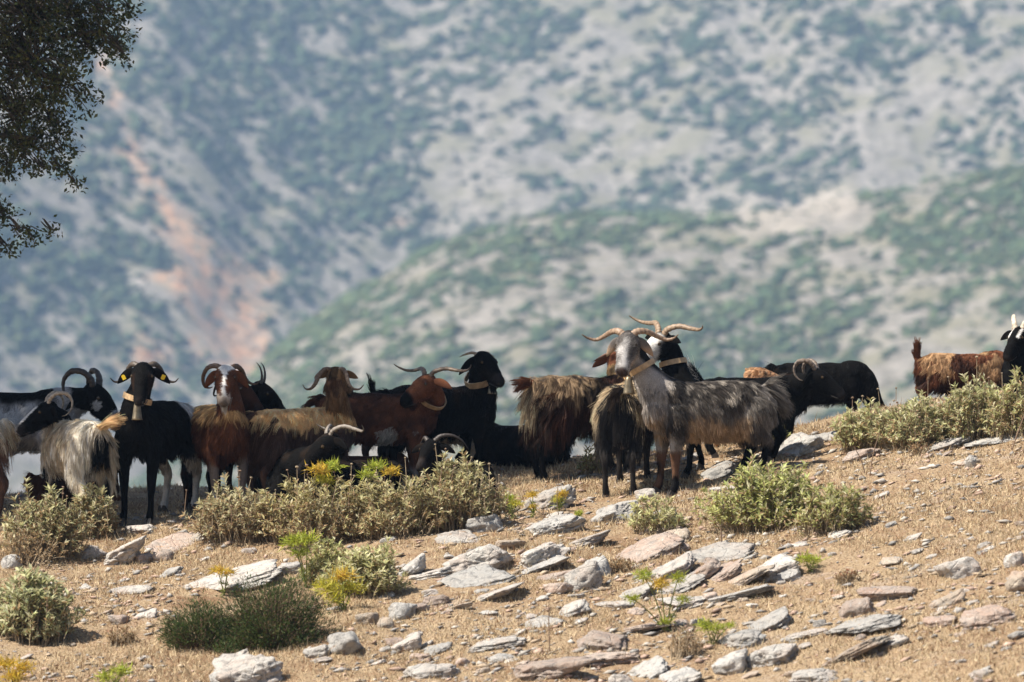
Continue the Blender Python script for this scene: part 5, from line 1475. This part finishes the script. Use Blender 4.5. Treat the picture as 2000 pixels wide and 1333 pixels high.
thistle(1000, 1012, [(995, 975, 16, 'g'), (1008, 985, 14, 'm')], 'green thistle left of the pale rock by the hooves', 9)
thistle(1042, 1012, [(1040, 968, 14, 'y'), (1042, 990, 10, 'y')], 'slim golden thistle in front of the pale rock by the hooves', 10)
thistle(1092, 1000, [(1098, 966, 14, 'y'), (1088, 978, 14, 'm')], 'golden thistle at the right end of the pale rock', 11)
thistle(1130, 1020, [(1130, 1004, 10, 'g')], 'tiny green thistle beside the grey rock', 12)
thistle(228, 1345, [(205, 1325, 22, 'g'), (238, 1312, 24, 'g')], 'green thistle at the bottom edge', 13)
thistle(30, 1350, [(12, 1298, 26, 'y'), (44, 1305, 24, 'y'), (28, 1325, 26, 'y')], 'golden thistle in the bottom left corner', 14)
thistle(440, 1250, [(450, 1232, 14, 'y')], 'dry golden thistle head in the lower dark green bush', 15)

# ---- bare dry stalks
def stalk(pts, label, r=.004, Yd=0):
    g = gp(*pts[0])
    P_ = np.array([at(a, b, g[1] + Yd) for a, b in pts]); P_[0] = g - np.array([0, 0, .02])
    V, F = tubes(catmull(P_, 4)[None], r, r * .6, 5)
    o = obj('dry_stalk', make_mesh('dry_stalk', V - g, F), M['twig'], None, g)
    tag(o, label, 'stalk', 'bare dry stalks')
stalk([(1074, 1275), (1072, 1230), (1072, 1175)], 'upright brown stalk in the lower middle')
stalk([(1698, 930), (1705, 890), (1718, 845)], 'long dry stalk below the right bushes')
stalk([(1692, 928), (1682, 900), (1668, 872)], 'short dry stalk leaning left below the right bushes')
stalk([(1096, 1032), (1088, 980), (1092, 925)], 'thin stalk in front of the pale rock by the hooves', .003)
stalk([(1068, 1030), (1064, 1012), (1060, 995)], 'short twin stalk in front of the rounded grey rock', .005)
stalk([(1078, 1032), (1076, 1014), (1070, 996)], 'second short twin stalk in front of the rounded grey rock', .004)
stalk([(1410, 1066), (1409, 1050), (1408, 1030)], 'reddish stub of a stalk above the layered outcrop', .006)
stalk([(1974, 880), (1990, 840), (2005, 800)], 'pale stalk leaning right at the right picture edge', .005)
stalk([(1362, 1005), (1358, 985), (1354, 955)], 'dark stalk between the grey goat and the dense sage bush', .003)

# ---- the short dry grass, a mass
def grass(n, seed):
    rg = np.random.default_rng(seed)
    x = rg.uniform(-4.6, 5.0, n); y = rg.uniform(28.4, 38.0, n)
    k = fbm2(x * 1.7, y * 1.7, 4); k2 = n2(x * 9, y * 9)
    keep = rg.random(n) < sstep(.30, .55, k) * (.45 + .75 * k2) + .12
    x, y, k = x[keep], y[keep], k[keep]; m = len(x)
    P_ = np.stack([x, y, ground_fine(x, y) - .003], -1)
    D = unit(np.stack([rg.normal(0, .55, m), rg.normal(0, .45, m), rg.uniform(.35, 1, m)], -1))
    ln = (.013 + .030 * rg.random(m) ** 2) * (.6 + 1.1 * k)
    tall = rg.random(m) < .005 + .045 * sstep(.58, .70, k) + .03 * (y > 36.2) * (n2(x * 2.2 + 9, y * 2.2) > .55)
    ln = np.where(tall, rg.uniform(.035, .09, m), ln)
    c = np.array([.56, .435, .265])[None] * rg.uniform(.55, 1.35, (m, 1)) + np.array([.06, .06, .05])[None] * rg.random((m, 1))
    c = np.where((rg.random(m) < .25)[:, None], np.array([.23, .125, .062])[None] * rg.uniform(.6, 1.3, (m, 1)), c)
    S = unit(np.stack([rg.normal(0, 1, m), rg.normal(0, .6, m), 0 * x], -1)) * (.0022 + .0012 * rg.random(m))[:, None]
    V = np.stack([P_ - S, P_ + S, P_ + D * ln[:, None]], 1).reshape(-1, 3)
    F_ = np.arange(m * 3).reshape(-1, 3)
    o = obj('dry_grass', make_mesh('dry_grass', V, F_, np.repeat(c, 3, 0)), M['straw'])
    tag(o, 'short straw-coloured dry grass covering the slope', kind='stuff')
grass(500000, 9)

# ================================================================== THE OAK
def oak():
    rg = np.random.default_rng(12)
    base = np.array([-6.3, 37.6, float(G(-6.3, 37.6))])
    root = bpy.data.objects.new('oak_tree', None); COL.objects.link(root); root.location = base
    tag(root, 'dark evergreen oak whose leafy boughs hang in at the upper left', 'tree')
    vis = [(60, 40, 110), (150, 35, 65), (210, 25, 45), (232, 85, 32), (245, 110, 18), (175, 90, 45), (60, 130, 90), (120, 165, 55), (165, 190, 28), (40, 220, 70), (105, 240, 42), (60, 295, 50), (125, 300, 24), (122, 340, 24),
           (150, 362, 13), (20, 325, 30), (92, 335, 18), (15, 425, 30), (42, 455, 22), (8, 485, 20), (68, 468, 10), (105, 456, 8), (255, 20, 14), (-20, 90, 90), (-30, 300, 70), (-30, 440, 40)]
    cl = []
    for a, b, r in vis:
        for q in range(2 if r > 30 else 1):
            Yq = 37.2 + rg.uniform(-.35, .35)
            cl.append((at(a + rg.uniform(-.1, .1) * r, b + rg.uniform(-.1, .1) * r, Yq), r * 37.2 / FPX, True))
    while len(cl) < 160:
        d = unit(rg.normal(0, 1, 3)) * rg.random() ** .4
        c = (np.array([-5.0, 36.1, 4.7]) + d * np.array([2.9, 1.3, 1.6]) if len(cl) < 116 else np.array([-7.0, 36.8, 4.2]) + d * np.array([2.3, 1.6, 2.4]))
        r = rg.uniform(.35, .6)
        px, py = proj(c)
        if px + r * 300 > -20 and py + r * 300 > -25 and py < 900: continue
        if c[2] < 1.6: continue
        cl.append((c, r, False))
    P_, D, Ln, C = [], [], [], []
    twigs = []
    for c, r, near in cl:
        n = int((1050 if near else 190) * (r / .35) ** 2) + 40
        n = min(n, 2600)
        k = max(4, n // 14)
        tipd = unit(rg.normal(0, 1, (k, 3))) * (rg.random((k, 1)) ** .45) * r
        tip = c + tipd
        if near:
            for q in range(k):
                st = tip[q] - unit(tipd[q] + np.array([.5, 0, -.6])) * .10
                twigs.append(np.array([c + (st - c) * .25, st, tip[q]]))
        own = rg.integers(0, k, n)
        p = tip[own] + rg.normal(0, .028 if near else .08, (n, 3))
        P_.append(p); D.append(unit(tipd[own] + rg.normal(0, r * .9, (n, 3)) + np.array([.1, 0, -.12]) * r))
        Ln.append(rg.uniform(.022, .042, n) if near else rg.uniform(.07, .12, n))
        C.append(np.array([.045, .058, .018])[None] * rg.uniform(.5, 1.5, (n, 1)) + np.array([.06, .05, .01])[None] * (rg.random((n, 1)) ** 4))
    P_, D, Ln, C = np.vstack(P_), np.vstack(D), np.concatenate(Ln), np.vstack(C)
    V, F, cc = leaves(P_, D, unit(rg.normal(0, 1, P_.shape) + np.array([0, 0, .5])), Ln, Ln * .55, np.clip(C, .004, .5), .12)
    obj('crown', make_mesh('crown', V - base, F, cc), M['oak'], root)['kind'] = 'stuff'
    V, F = tubes(np.array(twigs), .006, .002)
    obj('twigs', make_mesh('twigs', V - base, F), M['bark'], root)['kind'] = 'stuff'
    tr = catmull([base - (0, 0, .2), base + (.1, 0, .8), base + (-.1, .1, 1.8), base + (.15, .0, 3.0)], 6)
    V, F = sweep(tr, np.linspace(.30, .16, len(tr)), np.linspace(.28, .15, len(tr)), up=(1, 0, 0), n=14)
    obj('trunk', make_mesh('trunk', V - base, F, smooth=True), M['bark'], root)
    ends = [at(40, 80, 37.2), at(190, 60, 37.2), at(70, 270, 37.2), at(-10, 430, 37.2), np.array([-7.8, 37.2, 4.8]), np.array([-5.6, 38.0, 5.6]), np.array([-8.2, 37.8, 3.6]), np.array([-5.0, 36.3, 4.4]), np.array([-3.9, 36.1, 4.5])]
    for q, e in enumerate(ends):
        s0 = tr[int(len(tr) * (.5 + .05 * q))]
        m_ = s0 * .5 + e * .5 + np.array([0, 0, .45])
        pth = catmull([s0, m_, e], 7)
        V, F = sweep(pth, np.linspace(.085, .012, len(pth)), np.linspace(.085, .012, len(pth)), up=(.2, .9, .1), n=8)
        obj('limb', make_mesh('limb', V - base, F, smooth=True), M['bark'], root)
    sp = catmull([at(20, 440, 37.2), at(55, 447, 37.2), at(60, 442, 37.2), at(82, 452, 37.2), at(108, 456, 37.2)], 4)
    V, F = tubes(sp[None], .006, .002, 5)
    obj('twig', make_mesh('twig', V - base, F), M['bark'], root)
oak()
